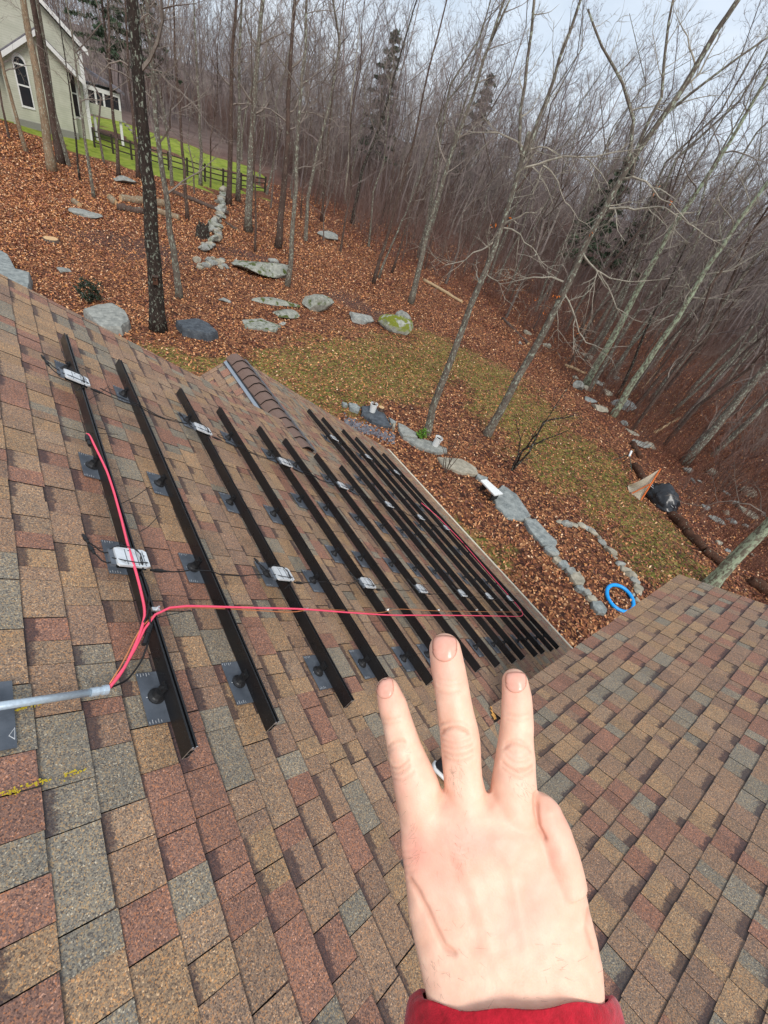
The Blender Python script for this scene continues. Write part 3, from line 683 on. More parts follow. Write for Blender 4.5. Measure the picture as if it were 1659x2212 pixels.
def slab(pts, mat, seed, th=0.14, parent=None, name="flagstone", **kw):
    """a flat stone whose outline was read off the ground"""
    rr = np.random.default_rng(seed); G = [on_ground(p) for p in pts]; out = []
    for i, a in enumerate(G):
        b = G[(i + 1) % len(G)]
        for t in (0.0, 0.34, 0.67): out.append(a * (1 - t) + b * t + np.append(rr.normal(0, .022, 2) * (t > 0) * min(1, np.linalg.norm(b - a)), 0))
    out = np.array(out); c = out.mean(0); zb = c[2] - 0.1; n = len(out)
    lay_ = []
    for k, (sc, z) in enumerate(((1.04, zb), (1.0, c[2] + th * .75), (.955, c[2] + th), (.6, c[2] + th * 1.06))):
        q_ = c + (out - c) * sc; q_[:, 2] = z + (rr.normal(0, .006, n) if k else 0); lay_.append(q_)
    V = np.concatenate(lay_ + [[[c[0], c[1], c[2] + th * 1.08]]]); F = []
    for k in range(3):
        F += [(k * n + i, k * n + (i + 1) % n, (k + 1) * n + (i + 1) % n, (k + 1) * n + i) for i in range(n)]
    F += [(3 * n + i, 3 * n + (i + 1) % n, 4 * n) for i in range(n)]; F.append(tuple(range(n))[::-1])
    A_ = out[:, :2]
    if np.sum(A_[:, 0] * np.roll(A_[:, 1], -1) - np.roll(A_[:, 0], -1) * A_[:, 1]) < 0: F = [f[::-1] for f in F]
    return mesh_obj(name, V, F, mat, parent, False, **kw)
def h2(L): return [(x / 2, y / 2) for x, y in L]
def c4(L): return [(829.5 + x / 2, 603.5 + y / 2) for x, y in L]
def cf(L): return [((1250 + x / 3.318) * .5486, (1550 + y / 3.318) * .5486) for x, y in L]
def c8(x, y): return 1097 + .2315 * x, 658 + .2315 * y
def c5(x, y): return 1289 + .2229 * x, 960 + .2229 * y
slab([(-20, 545), (22, 570), (40, 603), (70, 610), (66, 640), (-20, 640)], M_RKB, 1, .35, name="boulder", label='large pale slab of rock cut off by the roof rake', cat='rock')
slab(h2([(365, 1372), (430, 1358), (490, 1355), (545, 1385), (565, 1420), (530, 1450), (440, 1445)]), M_RK, 2, .38, name="boulder", label='grey flat-topped boulder beside the roof edge and the dark tree', cat='rock')
slab(h2([(760, 1415), (850, 1400), (905, 1425), (942, 1465), (900, 1478), (790, 1452)]), M_RKD, 3, .32, name="boulder", label='dark wet slate slab beside the dark tree trunk', cat='rock')
slab(h2([(1045, 1388), (1130, 1383), (1212, 1415), (1192, 1436), (1060, 1420)]), M_RKM, 4, .10, name="rock", label='flat pale rock with two moss patches among leaves', cat='rock')
for i, (cx, cy, w, h, mt, lb) in enumerate([
    (680, 667, 62, 44, M_RKM, 'rounded speckled boulder with moss beside the flat rocks'), (616, 682, 56, 26, M_RKM, 'low mossy rock broken in two pieces'),
    (598, 657, 74, 12, M_RKM, 'long thin rock edge showing through the leaves'), (583, 590, 108, 44, M_RKM, 'broad outcrop half covered in dark moss by the stone pile'),
    (775, 692, 46, 30, M_RK, 'small jagged rock between the boulders and the lawn'), (862, 709, 66, 40, M_RKMM, 'rock under a bright yellow green moss cushion'),
    (872, 698, 34, 32, M_RK, 'bare grey stone leaning on the mossy rock'), (592, 568, 24, 14, M_RK, 'light stone behind the mossy outcrop'),
    (136, 586, 24, 14, M_RK, 'small grey stone in open leaves near the holly'), (185, 464, 60, 14, M_RK, 'long low grey stone near the log pile'), (485, 650, 22, 12, M_RK, 'small flat stone right of the slender trunk'),
    (268, 392, 44, 18, M_RK, 'pale stones far up by the thin trees'), (712, 515, 40, 18, M_RK, 'grey stone at the foot of the woods'), (610, 700, 14, 8, M_RK, 'tiny stone below the broken rock')]):
    rock(cx, cy, w, h, mt, 20 + i, label=lb, cat='rock')
# stone pile and old stone wall
pile = empty("stone_pile", on_ground((495, 575)), 'heap of broken stones beside the mossy outcrop', 'stone pile')
rr = np.random.default_rng(8)
for i in range(20):
    x = rr.uniform(425, 525); y = 568 + (x - 425) * .06 + rr.normal(0, 5); rock(x, y, rr.uniform(11, 24), rr.uniform(10, 20), [M_RKW, M_RK][i % 2], 60 + i, pile, "stone")
wall_ = empty("stone_wall", on_ground((468, 500)), 'tumbled old stone wall running up into the woods', 'stone wall')
WP = [(483, 422), (481, 440), (478, 456), (472, 474), (467, 492), (465, 510), (467, 527), (452, 536), (436, 537)]
for i in range(46):
    t = i / 45 * (len(WP) - 1); k = min(int(t), len(WP) - 2); a, b = np.array(WP[k]), np.array(WP[k + 1]); c_ = a + (b - a) * (t - k) + rr.normal(0, 4, 2)
    o = rock(c_[0], c_[1], rr.uniform(11, 20), rr.uniform(9, 14), [M_RK, M_RKM, M_RKW][i % 3], 90 + i, wall_, "stone")
    o.location.z += rr.uniform(0, .28)
# flagstones of the garden border
FS = [(cf([(310, 138), (380, 150), (388, 185), (330, 182)]), M_RKB, 'small pale flagstone at the end of the border'), (cf([(400, 148), (500, 158), (556, 210), (520, 266), (420, 226)]), M_RKB, 'pale broken flagstone next to the bucket slab'),
      (cf([(570, 190), (700, 182), (870, 280), (962, 462), (820, 442), (700, 392), (570, 292)]), M_RKD, 'dark slate slab carrying the planted white bucket'), (cf([(920, 335), (1022, 405), (960, 422)]), M_RKB, 'small wedge stone beyond the dark bucket slab'),
      (cf([(975, 420), (1016, 420), (1000, 492), (968, 462)]), M_RKW, 'narrow stone chip between two slabs'), (cf([(1045, 398), (1282, 540), (1300, 602), (1110, 582), (1058, 500)]), M_RK, 'long grey slab ending at the crooked tree foot'),
      (cf([(1110, 592), (1390, 618), (1680, 745), (1680, 792), (1540, 802), (1300, 722)]), M_RK, 'grey slab carrying the leaning white pail'), (c4([(230, 775), (330, 785), (395, 825), (400, 852), (330, 846), (252, 812)]), M_RKW, 'pale slab behind the twiggy shrub'),
      (c4([(400, 848), (445, 868), (420, 880), (395, 862)]), M_RKB, 'thin stone touching the white board'), (c4([(462, 930), (505, 898), (565, 940), (628, 1030), (600, 1046), (530, 1036), (480, 985)]), M_RKB, 'big blue grey slab with the white board on it'),
      (c4([(602, 1052), (642, 1046), (742, 1140), (736, 1166), (680, 1152), (622, 1092)]), M_RKB, 'blue grey slab below the largest border slab')]
for i, (pts, mt, lb) in enumerate(FS): slab(pts, mt, 200 + i, .12, label=lb, cat='flagstone', group='flagstones of the garden border')
edg = empty("stone_edging", on_ground(c4([(800, 1290)])[0]), 'row of small flat stones continuing the border towards the blue ring', 'stone edging')
for i, (x0, y0, x1, y1) in enumerate([(685, 1160, 745, 1195), (700, 1168, 752, 1205), (722, 1205, 762, 1235), (745, 1222, 795, 1258), (778, 1252, 830, 1290), (795, 1270, 862, 1330), (820, 1328, 862, 1358), (850, 1345, 890, 1375), (868, 1372, 915, 1402), (890, 1395, 955, 1455), (600, 1040, 640, 1062)]):
    k = (x1 - x0) * .12
    slab(c4([(x0, y0 + 4), ((x0 + x1) / 2 + k, y0), (x1, y0 + (y1 - y0) * .7), (x1 - k, y1), ((x0 + x1) / 2 - k, y1 - 4), (x0 + 3, y0 + (y1 - y0) * .45)]), [M_RKB, M_RK, M_RKW][i % 3], 230 + i, .12, edg, "stone")
arc = empty("stone_edging", on_ground(c4([(960, 1170)])[0]), 'curved arc of stacked small stones beside the green strip', 'stone edging')
for i, (x0, y0, x1, y1) in enumerate([(738, 1038, 775, 1062), (765, 1040, 806, 1078), (800, 1048, 842, 1078), (835, 1050, 872, 1076), (862, 1062, 905, 1092), (885, 1082, 922, 1112), (915, 1105, 940, 1140), (928, 1125, 958, 1160), (955, 1158, 1002, 1204), (985, 1195, 1010, 1215), (1000, 1214, 1040, 1252), (1020, 1240, 1062, 1278), (1040, 1262, 1080, 1300), (1055, 1285, 1098, 1318), (1070, 1312, 1108, 1345), (1080, 1338, 1112, 1368), (1060, 1345, 1082, 1385), (1075, 1375, 1110, 1400)]):
    P = c4([((x0 + x1) / 2, (y0 + y1) / 2)])[0]; rock(P[0], P[1], (x1 - x0) / 2 * 1.1, (y1 - y0) / 2 * 1.05, [M_RKW, M_RK, M_RKW][i % 3], 260 + i, arc, "stone", turn=rr.uniform(-.5, .5))
RB = [(180, 275, 70, 50), (110, 365, 40, 30), (350, 390, 70, 50), (640, 440, 45, 40), (740, 490, 110, 50), (650, 780, 110, 100), (730, 790, 60, 60), (830, 740, 90, 60), (880, 755, 50, 40), (755, 895, 120, 60), (845, 980, 150, 80), (1060, 960, 170, 120), (930, 840, 100, 60), (1080, 1120, 60, 50), (1150, 1190, 110, 40), (1250, 1310, 170, 60), (1330, 1320, 110, 60), (1010, 700, 50, 70), (620, 690, 60, 40)]
for i, (x, y, w, h) in enumerate(RB):
    rock(*c8(x, y), w * .2315, h * .2315, [M_RKW, M_RK][i % 2] if i not in (9, 11) else M_RKB, 300 + i, label='grey field stone in the row along the thicket edge', cat='rock', group='stones along the thicket edge')
RC = [(870, 265, 90, 70), (1100, 290, 110, 90), (920, 355, 80, 50), (990, 365, 60, 40), (1440, 470, 140, 100), (1250, 475, 60, 40), (1340, 580, 100, 60), (1430, 660, 170, 90), (1300, 750, 100, 60), (1160, 740, 130, 60), (1240, 670, 70, 70), (1050, 620, 80, 60), (1430, 795, 60, 50), (1180, 960, 60, 70), (1260, 1030, 60, 40), (1600, 690, 60, 60), (1500, 1080, 50, 40)]
for i, (x, y, w, h) in enumerate(RC):
    rock(*c5(x, y), w * .2229, h * .2229, [M_RK, M_RKW, M_RKB][i % 3], 340 + i, label='weathered stone lying in the red brown brush past the logs', cat='rock', group='stones in the brush past the logs')

# ------------------------------------------------------------------ logs, stumps
def bark_mat(name, c0, c1, lich=0.0, lcol=(176, 184, 164), vs=3.0, lsc=3.0):
    q = NT(name); p = q.pos(); ps = q.scale(p, (1, 1, .22))
    n = q.noise(ps, 9 * vs, 5, .65); n2 = q.noise(p, 2, 3)
    c = q.ramp(n, [(.28, lin(c0)), (.72, lin(c1))]); c = q.mix(1.0, c, q.ramp(n2, [(.3, (.8,) * 3), (.7, (1.2,) * 3)]), 'MULTIPLY')
    if lich: c = q.mix(q.math('MULTIPLY', q.map(q.noise(q.scale(p, (1, 1, .6)), 4.5 * lsc, 5, .7), .64 - .2 * lich, .70 - .2 * lich), .85), c, q.ramp(n, [(.3, tuple(.75 * v for v in lin(lcol))), (.7, lin(lcol))]))
    q.bump(n, .7, .02); return q.fin(c, .9, .2)
M_BRD = bark_mat("dark_wet_bark", (30, 25, 22), (66, 56, 50), .42, (150, 156, 140))
M_BRG = bark_mat("grey_bark", (70, 62, 56), (128, 118, 106), .5)
M_BRT = bark_mat("tan_bark", (98, 80, 64), (160, 138, 112), .4)
M_BRB = bark_mat("brown_bark", (58, 46, 42), (104, 86, 76), .2)
M_BRL = bark_mat("lichened_bark", (84, 78, 66), (140, 134, 116), .85, (176, 190, 160), 2.0, 2.2)
M_LOGB = bark_mat("rotting_log_bark", (48, 32, 26), (96, 66, 50), .12)
M_CUTW = plain("cut_wood", lin((206, 170, 126)), .8, .2, var=.15, scale=18)
M_PALEW = plain("bare_pale_wood", lin((178, 152, 118)), .8, .2, var=.2, scale=14)
def log_(a, b, rad, mat, label, group=None, end=M_CUTW, lift=.6):
    A_, B_ = on_ground(a), on_ground(b); A_ = A_ + [0, 0, rad * lift]; B_ = B_ + [0, 0, rad * lift]
    t = empty("log", (A_ + B_) / 2 - [0, 0, rad], label, 'log', group); rr_ = np.random.default_rng(int(a[0] * 7 + a[1]))
    n = 9; P = np.array([A_ + (B_ - A_) * k / (n - 1) for k in range(n)]); P[1:-1, 2] += rr_.normal(0, rad * .12, n - 2); P[1:-1, 0] += rr_.normal(0, rad * .15, n - 2)
    m = MB(); m.tube(P, rad * (1 + rr_.normal(0, .07, n)), 10); m.build("trunk", mat, t, smooth=True)
    dd = (B_ - A_) / np.linalg.norm(B_ - A_)
    for Q, sgn in ((P[0], -1), (P[-1], 1)):
        m = MB(); m.tube([Q, Q + dd * sgn * .008], rad * .86, 10); m.build("cut_face", end, t)
    return t
lg = 'old logs edging the green strip'
for a, b, rd, lb in (((1070, 690), (1110, 775), 0, 'c'), ):
    pass
log_(c5(350, 215), c5(450, 365), .17, M_LOGB, 'short dark log behind the net by the black tarp', lg, M_LOGB)
log_(c5(705, 695), c5(855, 855), .19, M_LOGB, 'rotting log just below the black tarp', lg, M_LOGB)
log_(c5(855, 865), c5(1035, 1040), .17, M_LOGB, 'rotting log second below the black tarp', lg, M_LOGB)
log_(c5(1030, 1045), c5(1220, 1190), .16, M_LOGB, 'rotting log ending at the lichened trunk', lg, M_LOGB)
log_(c5(1470, 1330), c5(1700, 1480), .19, M_LOGB, 'dark log lying past the lichened trunk', lg, M_LOGB)
log_((535 + 829.5, 960), (1381, 990), .14, M_LOGB, 'dark log leading up to the net', lg, M_LOGB)
log_(*h2([(522, 868), (722, 892)]), .24, M_BRT, 'thick cut log on top of the log pile'); log_(*h2([(505, 903), (620, 925)]), .2, M_BRB, 'brown cut log at the foot of the log pile'); log_(*h2([(670, 920), (775, 950)]), .2, M_BRT, 'short cut log right of the dark tree'); log_(*h2([(475, 860), (498, 885)]), .2, M_BRT, 'stubby log round left of the log pile'); log_(*h2([(318, 878), (345, 895)]), .16, M_BRT, 'single short log lying in the leaves uphill')
log_(*h2([(750, 838), (990, 930)]), .16, M_BRB, 'long fallen trunk lying across the stone wall'); log_(*h2([(975, 965), (1025, 998)]), .1, M_BRB, 'short fallen stick below the stone wall')
log_((829.5 + 85, 607), (829.5 + 168, 655), .13, M_PALEW, 'pale barkless trunk lying at the thicket edge'); log_(c8(1365, 1200), c8(1600, 1060), .08, M_PALEW, 'pale fallen pole in the brush'); log_((1085, 690), (1140, 745), .12, M_BRB, 'brown fallen trunk at the thicket edge'); log_((1220, 790), (1262, 808), .1, M_PALEW, 'pale branch on the rocks at the thicket edge')
log_(c8(1430, 580), c8(1180, 870), .045, M_PALEW, 'thin pale pole leaning over the brush stones')
def stump(p, w, hh, label, mat=M_BRB, jag=False):
    P = on_ground(p); rad = w * proj(P)[2] / FPX / 2; t = empty("stump", P, label, 'stump'); m = MB()
    m._lathe(P - [0, 0, .1], (0, 0, 1), [(rad * 1.3, 0), (rad * 1.12, .14), (rad, .1 + hh)], 14, None); m.build("base", mat, t)
    m = MB()
    if jag:
        rr_ = np.random.default_rng(3)
        for k in range(7):
            an = k * .9; c_ = P + [math.cos(an) * rad * .6, math.sin(an) * rad * .6, hh]; m.tube([c_, c_ + [rr_.normal(0, .05), rr_.normal(0, .05), rr_.uniform(.15, .5)]], [rad * .45, .02], 5)
    else: m._lathe(P + [0, 0, hh], (0, 0, 1), [(rad * .93, 0), (rad * .93, .012)], 14, None)
    m.build("cut_face", mat if jag else M_CUTW, t)
stump((111, 521), 28, .12, 'fresh cut tree stump with an orange top'); stump(cf([(818, 245)])[0], 13, .24, 'small stump behind the planted bucket'); stump((438, 513), 26, .5, 'jagged broken stump beside the stone wall', M_BRD, True)

# ------------------------------------------------------------------ yard objects
M_PLW = plain("white_plastic", (0.74, 0.75, 0.73), .4, .5, var=.04); M_SOIL = plain("potting_soil", lin((48, 34, 26)), .95, .1)
def pail(p, w, hh, lean, label, plant):
    P = on_ground(p) + [0, 0, .13]; rad = w * proj(P)[2] / FPX / 2; ax = np.array([lean[0], lean[1], 1.0]); ax /= np.linalg.norm(ax)
    t = empty("bucket", P, label, 'bucket'); m = MB()
    m._lathe(P, ax, [(rad * .78, 0), (rad, hh), (rad * 1.06, hh), (rad * 1.06, hh * 1.05), (rad * .93, hh * 1.05), (rad * .88, hh * .8)], 18, None); m.build("shell", M_PLW, t)
    m = MB(); m._lathe(P + ax * hh * .78, ax, [(rad * .9, 0), (rad * .9, .02), (rad * .3, .04)], 12, None); m.build("soil", M_SOIL, t)
    if plant:
        m = MB(); rr_ = np.random.default_rng(5)
        for k in range(5):
            b_ = P + ax * hh; m.tube([b_, b_ + [rr_.normal(0, .1), rr_.normal(0, .1), .3], b_ + [rr_.normal(.1, .25), rr_.normal(.1, .2), rr_.uniform(.5, .95)]], [.01, .007, .003], 4)
        m.build("stem", plain("dry_stem", lin((150, 104, 62)), .9), t)
pail(cf([(705, 272)])[0], 16, .34, (0, 0), 'white bucket with a dry plant on the dark slab', True)
pail(cf([(1518, 712)])[0], 17, .36, (.12, -.1), 'white pail leaning on the grey slab by the shrub', False)
# white board on two dark supports
G = [on_ground(p) for p in c4([(415, 872), (441, 867), (512, 930), (476, 937)])]; t = empty("bench", np.mean(G, 0), 'white board bench standing on the blue grey slab', 'bench')
up = np.array([0, 0, .36]); cen = EYE.copy(); sc_ = 1 - .40 / HC
G2 = [EYE + (g - EYE) * sc_ for g in G]; m = MB(); m.prism(G2, [g + [0, 0, .045] for g in G2]) if np.cross((G2[1] - G2[0])[:2], (G2[2] - G2[1])[:2]) > 0 else m.prism(G2[::-1], [g + [0, 0, .045] for g in G2[::-1]])
m.build("top", M_PLW, t)
for k in (.14, .82):
    a = G2[0] * (1 - k) + G2[3] * k; b = G2[1] * (1 - k) + G2[2] * k; dirn = (G2[3] - G2[0]) / np.linalg.norm(G2[3] - G2[0]) * .07
    m = MB(); m.box(a + (b - a) * .1 - [0, 0, a[2] - .06], (b - a) * .8, dirn, (0, 0, a[2] - .062)); m.build("support", M_RUB, t)
# blue ring
M_BLUE = plain("bright_blue_plastic", lin((16, 156, 236)), .4, .5, var=.05)
P = on_ground(c5(215, 1500)) + [0, 0, .06]; m = MB(); rad, rt = .455, .056; V = []; F = []
for i in range(48):
    a = i * 2 * math.pi / 48; c_ = P + rad * np.array([math.cos(a), math.sin(a) * .92, .16 * math.sin(a + .5)]); rd = np.array([math.cos(a), math.sin(a), 0])
    for k in range(8):
        b = k * math.pi / 4; V.append(c_ + rt * (math.cos(b) * rd + np.array([0, 0, math.sin(b)])))
        F.append((i * 8 + k, ((i + 1) % 48) * 8 + k, ((i + 1) % 48) * 8 + (k + 1) % 8, i * 8 + (k + 1) % 8))
mesh_obj("ring", V, F, M_BLUE, None, True, label='bright blue plastic ring lying on leaves by the house corner', cat='ring')
# goal net
M_OR = plain("orange_tube", lin((232, 120, 56)), .45, .5); q = NT("cream_net"); p = q.pos(); nz = q.noise(p, 60, 3)
M_NET = q.fin(q.ramp(nz, [(.3, lin((206, 196, 174))), (.7, lin((232, 224, 206)))]), .9, .1)
b0 = on_ground(c5(425, 545)); vp = np.array([b0[0], b0[1], 0]) / np.hypot(b0[0], b0[1])
tp = on_plane(c5(620, 235), b0 + vp * .35, vp); l0 = on_ground(c5(285, 420)) + [0, 0, .12]; mid0 = on_ground(c5(335, 482)) + [0, 0, .05]
t = empty("goal", b0, 'orange framed goal with a cream net tilted beside the black tarp', 'goal')
m = MB(); m.tube([b0, (b0 + tp) / 2, tp], .03, 8); m.build("frame", M_OR, t); m = MB(); m.tube([mid0, (b0 * .45 + tp * .55)], .025, 8); m.build("frame", M_OR, t)
# the net sags between its three corners: strands in two directions
def netp(u, v):
    a = b0 * (1 - u) + tp * u; Q = a * (1 - v) + l0 * v; w = v * (1 - v) * 4; return Q + (-vp * .12 + np.array([0, 0, -.10])) * w + vp * .10 * math.sin(u * 3.1)
m = MB(); nu, nv = 34, 28
for i in range(nu + 1): m.tube([netp(i / nu, k / 10 * .97) for k in range(11)], .015, 3, False)
for k in range(1, nv + 1): m.tube([netp(i / 10, k / nv * .97) for i in range(11)], .015, 3, False)
m.build("net", M_NET, t)
# black tarp
q = NT("black_tarp"); p = q.pos(); M_TARP = q.fin((.014, .015, .018), .28, .5)
a, b = on_ground(c5(520, 470)), on_ground(c5(700, 650)); ctr = (a + b) / 2; L_ = np.linalg.norm(b - a) * 1.25; dr = (b - a) / np.linalg.norm(b - a); sdv = np.array([-dr[1], dr[0], 0])
V, F = ico(4); V = V.copy(); out = []
for v in V:
    n_ = mnoise.noise(Vector((v[0] * 2.2, v[1] * 2.2, v[2] * 1.2 + 4))) * .3 + abs(mnoise.noise(Vector((v[0] * 4.5, v[1] * 5, 7)))) * .22
    z = max(v[2], -.25) * (.62 - .22 * v[0]); rr_ = 1 + n_ + (.12 if v[2] < 0 else 0)
    out.append(ctr + dr * v[0] * L_ / 2 * rr_ + sdv * v[1] * .5 * rr_ + np.array([0, 0, .1 + z * (1 + n_ * .8)]))
t = empty("tarp_bundle", ctr, 'bundle wrapped in a shiny black tarp beside the net', 'tarp'); mesh_obj("tarp", out, F, M_TARP, t, True)
m = MB(); pts = [ctr + dr * (k - .5) * L_ * .9 + sdv * (-.42 + .3 * k) + [0, 0, .42 - .12 * k] for k in np.linspace(0, 1, 6)]; m.tube(pts, .012, 5); m.tube([k_ + sdv * .16 for k_ in pts], .012, 5); m.build("rope", M_TICK, t)
# little green tripod
P = on_ground(c5(245, 190)); t = empty("tripod", P, 'small dark green tripod with a white head left of the net', 'tripod'); M_GRN = plain("green_metal", lin((40, 62, 48)), .5); hd = P + [0, 0, .55]
for k in range(3): m = MB(); an = k * 2.1 + .4; m.tube([hd, P + [math.cos(an) * .55, math.sin(an) * .55, .02]], .018, 6); m.build("leg", M_GRN, t)
m = MB(); m.tube([hd + [-.2, -.1, 0], hd + [.1, .05, .12]], [.04, .05], 8); m.build("head", M_PLW, t)
# gravel by the eave
m = MB(); rr = np.random.default_rng(31)
for k in range(520):
    x = rr.uniform(350, 1000); P = on_ground(cf([(x, 360 + (x - 350) * .36 + rr.normal(0, 38))])[0]); V, F = ico(1); s_ = rr.uniform(.02, .06)
    m.add(V * [s_, s_, s_ * .6] * (1 + .2 * rr.normal(size=(len(V), 1))) + P + [0, 0, s_ * .3], F)
m.build("gravel", rock_mat("dark_gravel", (74, 74, 82), (124, 122, 128), 0), None, label='strip of grey gravel below the eave', cat='gravel', kind='stuff')
# ------------------------------------------------------------------ trees
def wig(P, rr, amp, it=1):
    P = np.asarray(P, float)
    for _ in range(it):
        Q = np.empty((len(P) * 2 - 1, 3)); Q[::2] = P; L = np.linalg.norm(np.diff(P, axis=0), axis=1)[:, None]
        Q[1::2] = (P[:-1] + P[1:]) / 2 + rr.normal(0, 1, (len(P) - 1, 3)) * L * amp; P = Q
    return P
def grow(m, rr, p0, d0, L, r0, depth, up=.25, kink=.22, nseg=6, kids=5, sides=4):
    """one crooked branch with its own side branches"""
    P = [np.asarray(p0, float)]; d_ = d0 / np.linalg.norm(d0); st = L / nseg
    for k in range(nseg):
        d_ = d_ + rr.normal(0, kink, 3) + np.array([0, 0, up * .22]); d_ /= np.linalg.norm(d_); P.append(P[-1] + d_ * st)
    P = np.array(P); R = r0 * np.linspace(1, .22, nseg + 1); m.tube(P, R, sides, False)
    if depth > 0:
        for k in range(kids):
            t = rr.uniform(.18, 1.0); i = min(int(t * nseg), nseg - 1); a = P[i] + (P[i + 1] - P[i]) * (t * nseg - i); tg = (P[i + 1] - P[i]) / st
            sd_ = rr.normal(size=3); sd_ -= tg * (sd_ @ tg); sd_ /= np.linalg.norm(sd_)
            grow(m, rr, a, tg * rr.uniform(.5, 1.0) + sd_ * rr.uniform(.5, .9), L * rr.uniform(.3, .55) * (1.15 - .5 * t), max(r0 * (1 - .78 * t) * .55, .0055), depth - 1, up, kink, max(3, nseg - 2), max(2, kids - 1), 3)
def crown(m, rr, T, TR, start, nl, L, depth=2, up=.35, kids=5, rmin=.004, sides=4, flat=0):
    n = len(T); cl = np.concatenate([[0], np.cumsum(np.linalg.norm(np.diff(T, axis=0), axis=1))]); H = cl[-1]
    for k in range(nl):
        t = start + (1 - start) * ((k + rr.random()) / nl) ** .9; s_ = t * H; i = min(np.searchsorted(cl, s_) - 1, n - 2); i = max(i, 0); w = (s_ - cl[i]) / (cl[i + 1] - cl[i]); a = T[i] + (T[i + 1] - T[i]) * w; r_ = TR[i] + (TR[i + 1] - TR[i]) * w
        an = k * 2.4 + rr.normal(0, .5); lift = rr.uniform(.15, .6) + .7 * t - flat
        grow(m, rr, a, np.array([math.cos(an), math.sin(an), lift]), L * (1.15 - .75 * t) * rr.uniform(.7, 1.25), max(r_ * rr.uniform(.3, .5), rmin), depth, up, .2, 6, kids, sides)
def trunk_pts(pix, H):
    P0 = on_ground(pix[0]); n_ = np.array([P0[0], P0[1], 0]) / np.hypot(P0[0], P0[1]); P = [P0] + [on_plane(k, P0, n_) for k in pix[1:]]
    P = np.array(P); 
    if P[-1][2] < H:
        d_ = P[-1] - P[-2]; d_ /= np.linalg.norm(d_); d_ = d_ * .7 + np.array([0, 0, .35]); d_ /= np.linalg.norm(d_); k = (H - P[-1][2]) / max(d_[2], .3)
        P = np.vstack([P, P[-1] + d_ * k * .5, P[-1] + d_ * k])
    return P, n_
M_TWIG = bark_mat("twig_bark", (98, 88, 82), (150, 138, 126), .15)
M_TWIGP = bark_mat("pale_twig_bark", (120, 112, 100), (176, 168, 152), .2)
M_TWIGD = bark_mat("dark_twig_bark", (84, 72, 70), (128, 114, 108), .1)
M_OAKL = plain("clinging_oak_leaf", lin((204, 112, 48)), .8, .2, var=.2)
def leafcard(m, P, rr, s_):
    a = rr.normal(size=3); a /= np.linalg.norm(a); b = np.cross(a, rr.normal(size=3)); b /= np.linalg.norm(b); c = np.cross(a, b) * .25
    m.add([P - a * s_, P + b * s_ * .5 + c * s_, P + a * s_, P - b * s_ * .5 + c * s_], [(0, 1, 2), (0, 2, 3)])
def tree(pix, w, H, mat, label, seed, tw=M_TWIG, start=.35, nl=18, L=3.0, depth=2, kids=6, extra=(), leaves=(), group=None, tip=.25, lead=(), flat=0):
    rr = np.random.default_rng(seed); P, n_ = trunk_pts(pix, H); r0 = w * .84 * proj(P[0])[2] / FPX / 2
    T = wig(P, rr, .012, 2); n = len(T); cl = np.concatenate([[0], np.cumsum(np.linalg.norm(np.diff(T, axis=0), axis=1))]); t_ = cl / cl[-1]
    dz = np.array([proj(k)[2] for k in T]); dz = np.maximum(dz / dz[0], .3); dz = np.minimum(dz, 1.0); TR = r0 * (1 - (1 - tip) * t_) * dz; TR = np.maximum(TR, .012) * (1 + .35 * np.exp(-cl / .35)); T[0, 2] -= .25
    o = empty("tree", P[0], label, 'tree', group); m = MB(); m.tube(T, TR, 10, True)
    for pts, wa, wb in lead:
        Q = wig(np.array([on_plane(k, P[0], n_) for k in pts]), rr, .02, 1); m.tube(Q, np.linspace(wa, wb, len(Q)) * max(.8, proj(Q[-1])[2]) / FPX / 2, 7, True)
    m.build("trunk", mat, o, smooth=True); m = MB(); crown(m, rr, T, TR, start, nl, L, depth, kids=kids, flat=flat)
    for pts, wa, wb in lead:
        Q = np.array([on_plane(k, P[0], n_) for k in pts]); rr2 = np.linspace(wa, wb, len(Q)) * max(.8, proj(Q[-1])[2]) / FPX / 2; crown(m, rr, Q, rr2, .25, 7, L * .6, max(1, depth - 1), kids=kids)
    for pts, wa in extra:
        Q = np.array([on_plane(k, P[0], n_) for k in pts]); off = rr.uniform(-.5, .5); Q = Q + np.linspace(0, 1, len(Q))[:, None] * n_ * off
        Q = wig(Q, rr, .05, 1); rad = np.linspace(wa, wa * .25, len(Q)) * proj(Q[0])[2] / FPX / 2; m.tube(Q, rad, 5, False)
        for k in range(5):
            i = rr.integers(1, len(Q)); tg = Q[min(i, len(Q) - 1)] - Q[i - 1]; tg /= np.linalg.norm(tg)
            grow(m, rr, Q[i], tg + rr.normal(0, .8, 3), rr.uniform(.5, 1.5), rad[i] * .5 + .003, 1, 0, .25, 5, 4, 3)
    m.build("crown", tw, o)
    if leaves:
        m = MB()
        for k in leaves:
            Q = on_plane(k, P[0], n_)
            for _ in range(3): leafcard(m, Q + rr.normal(0, .07, 3), rr, rr.uniform(.04, .07))
        m.build("leaf", M_OAKL, o)
    return o, T, TR
def cz(L): return [(1042.3 + .3717 * x, 274.3 + .3717 * y) for x, y in L]
TG = 'bare trees standing in the yard and wood edge'
t1, T1, R1 = tree([(342, 712), (333, 560), (325, 450), (305, 250), (285, 0)], 37, 17, M_BRD, 'thick dark wet trunk standing right beside the roof', 1, M_TWIG, .45, 14, 3.4, tip=.5, extra=[(h2([(555, 285), (520, 262), (470, 275), (430, 320), (400, 380)]), 4), (h2([(600, 100), (640, 60), (700, 110), (760, 130)]), 4), (h2([(610, 290), (680, 305), (740, 370), (840, 450), (900, 540)]), 4)], group=TG)
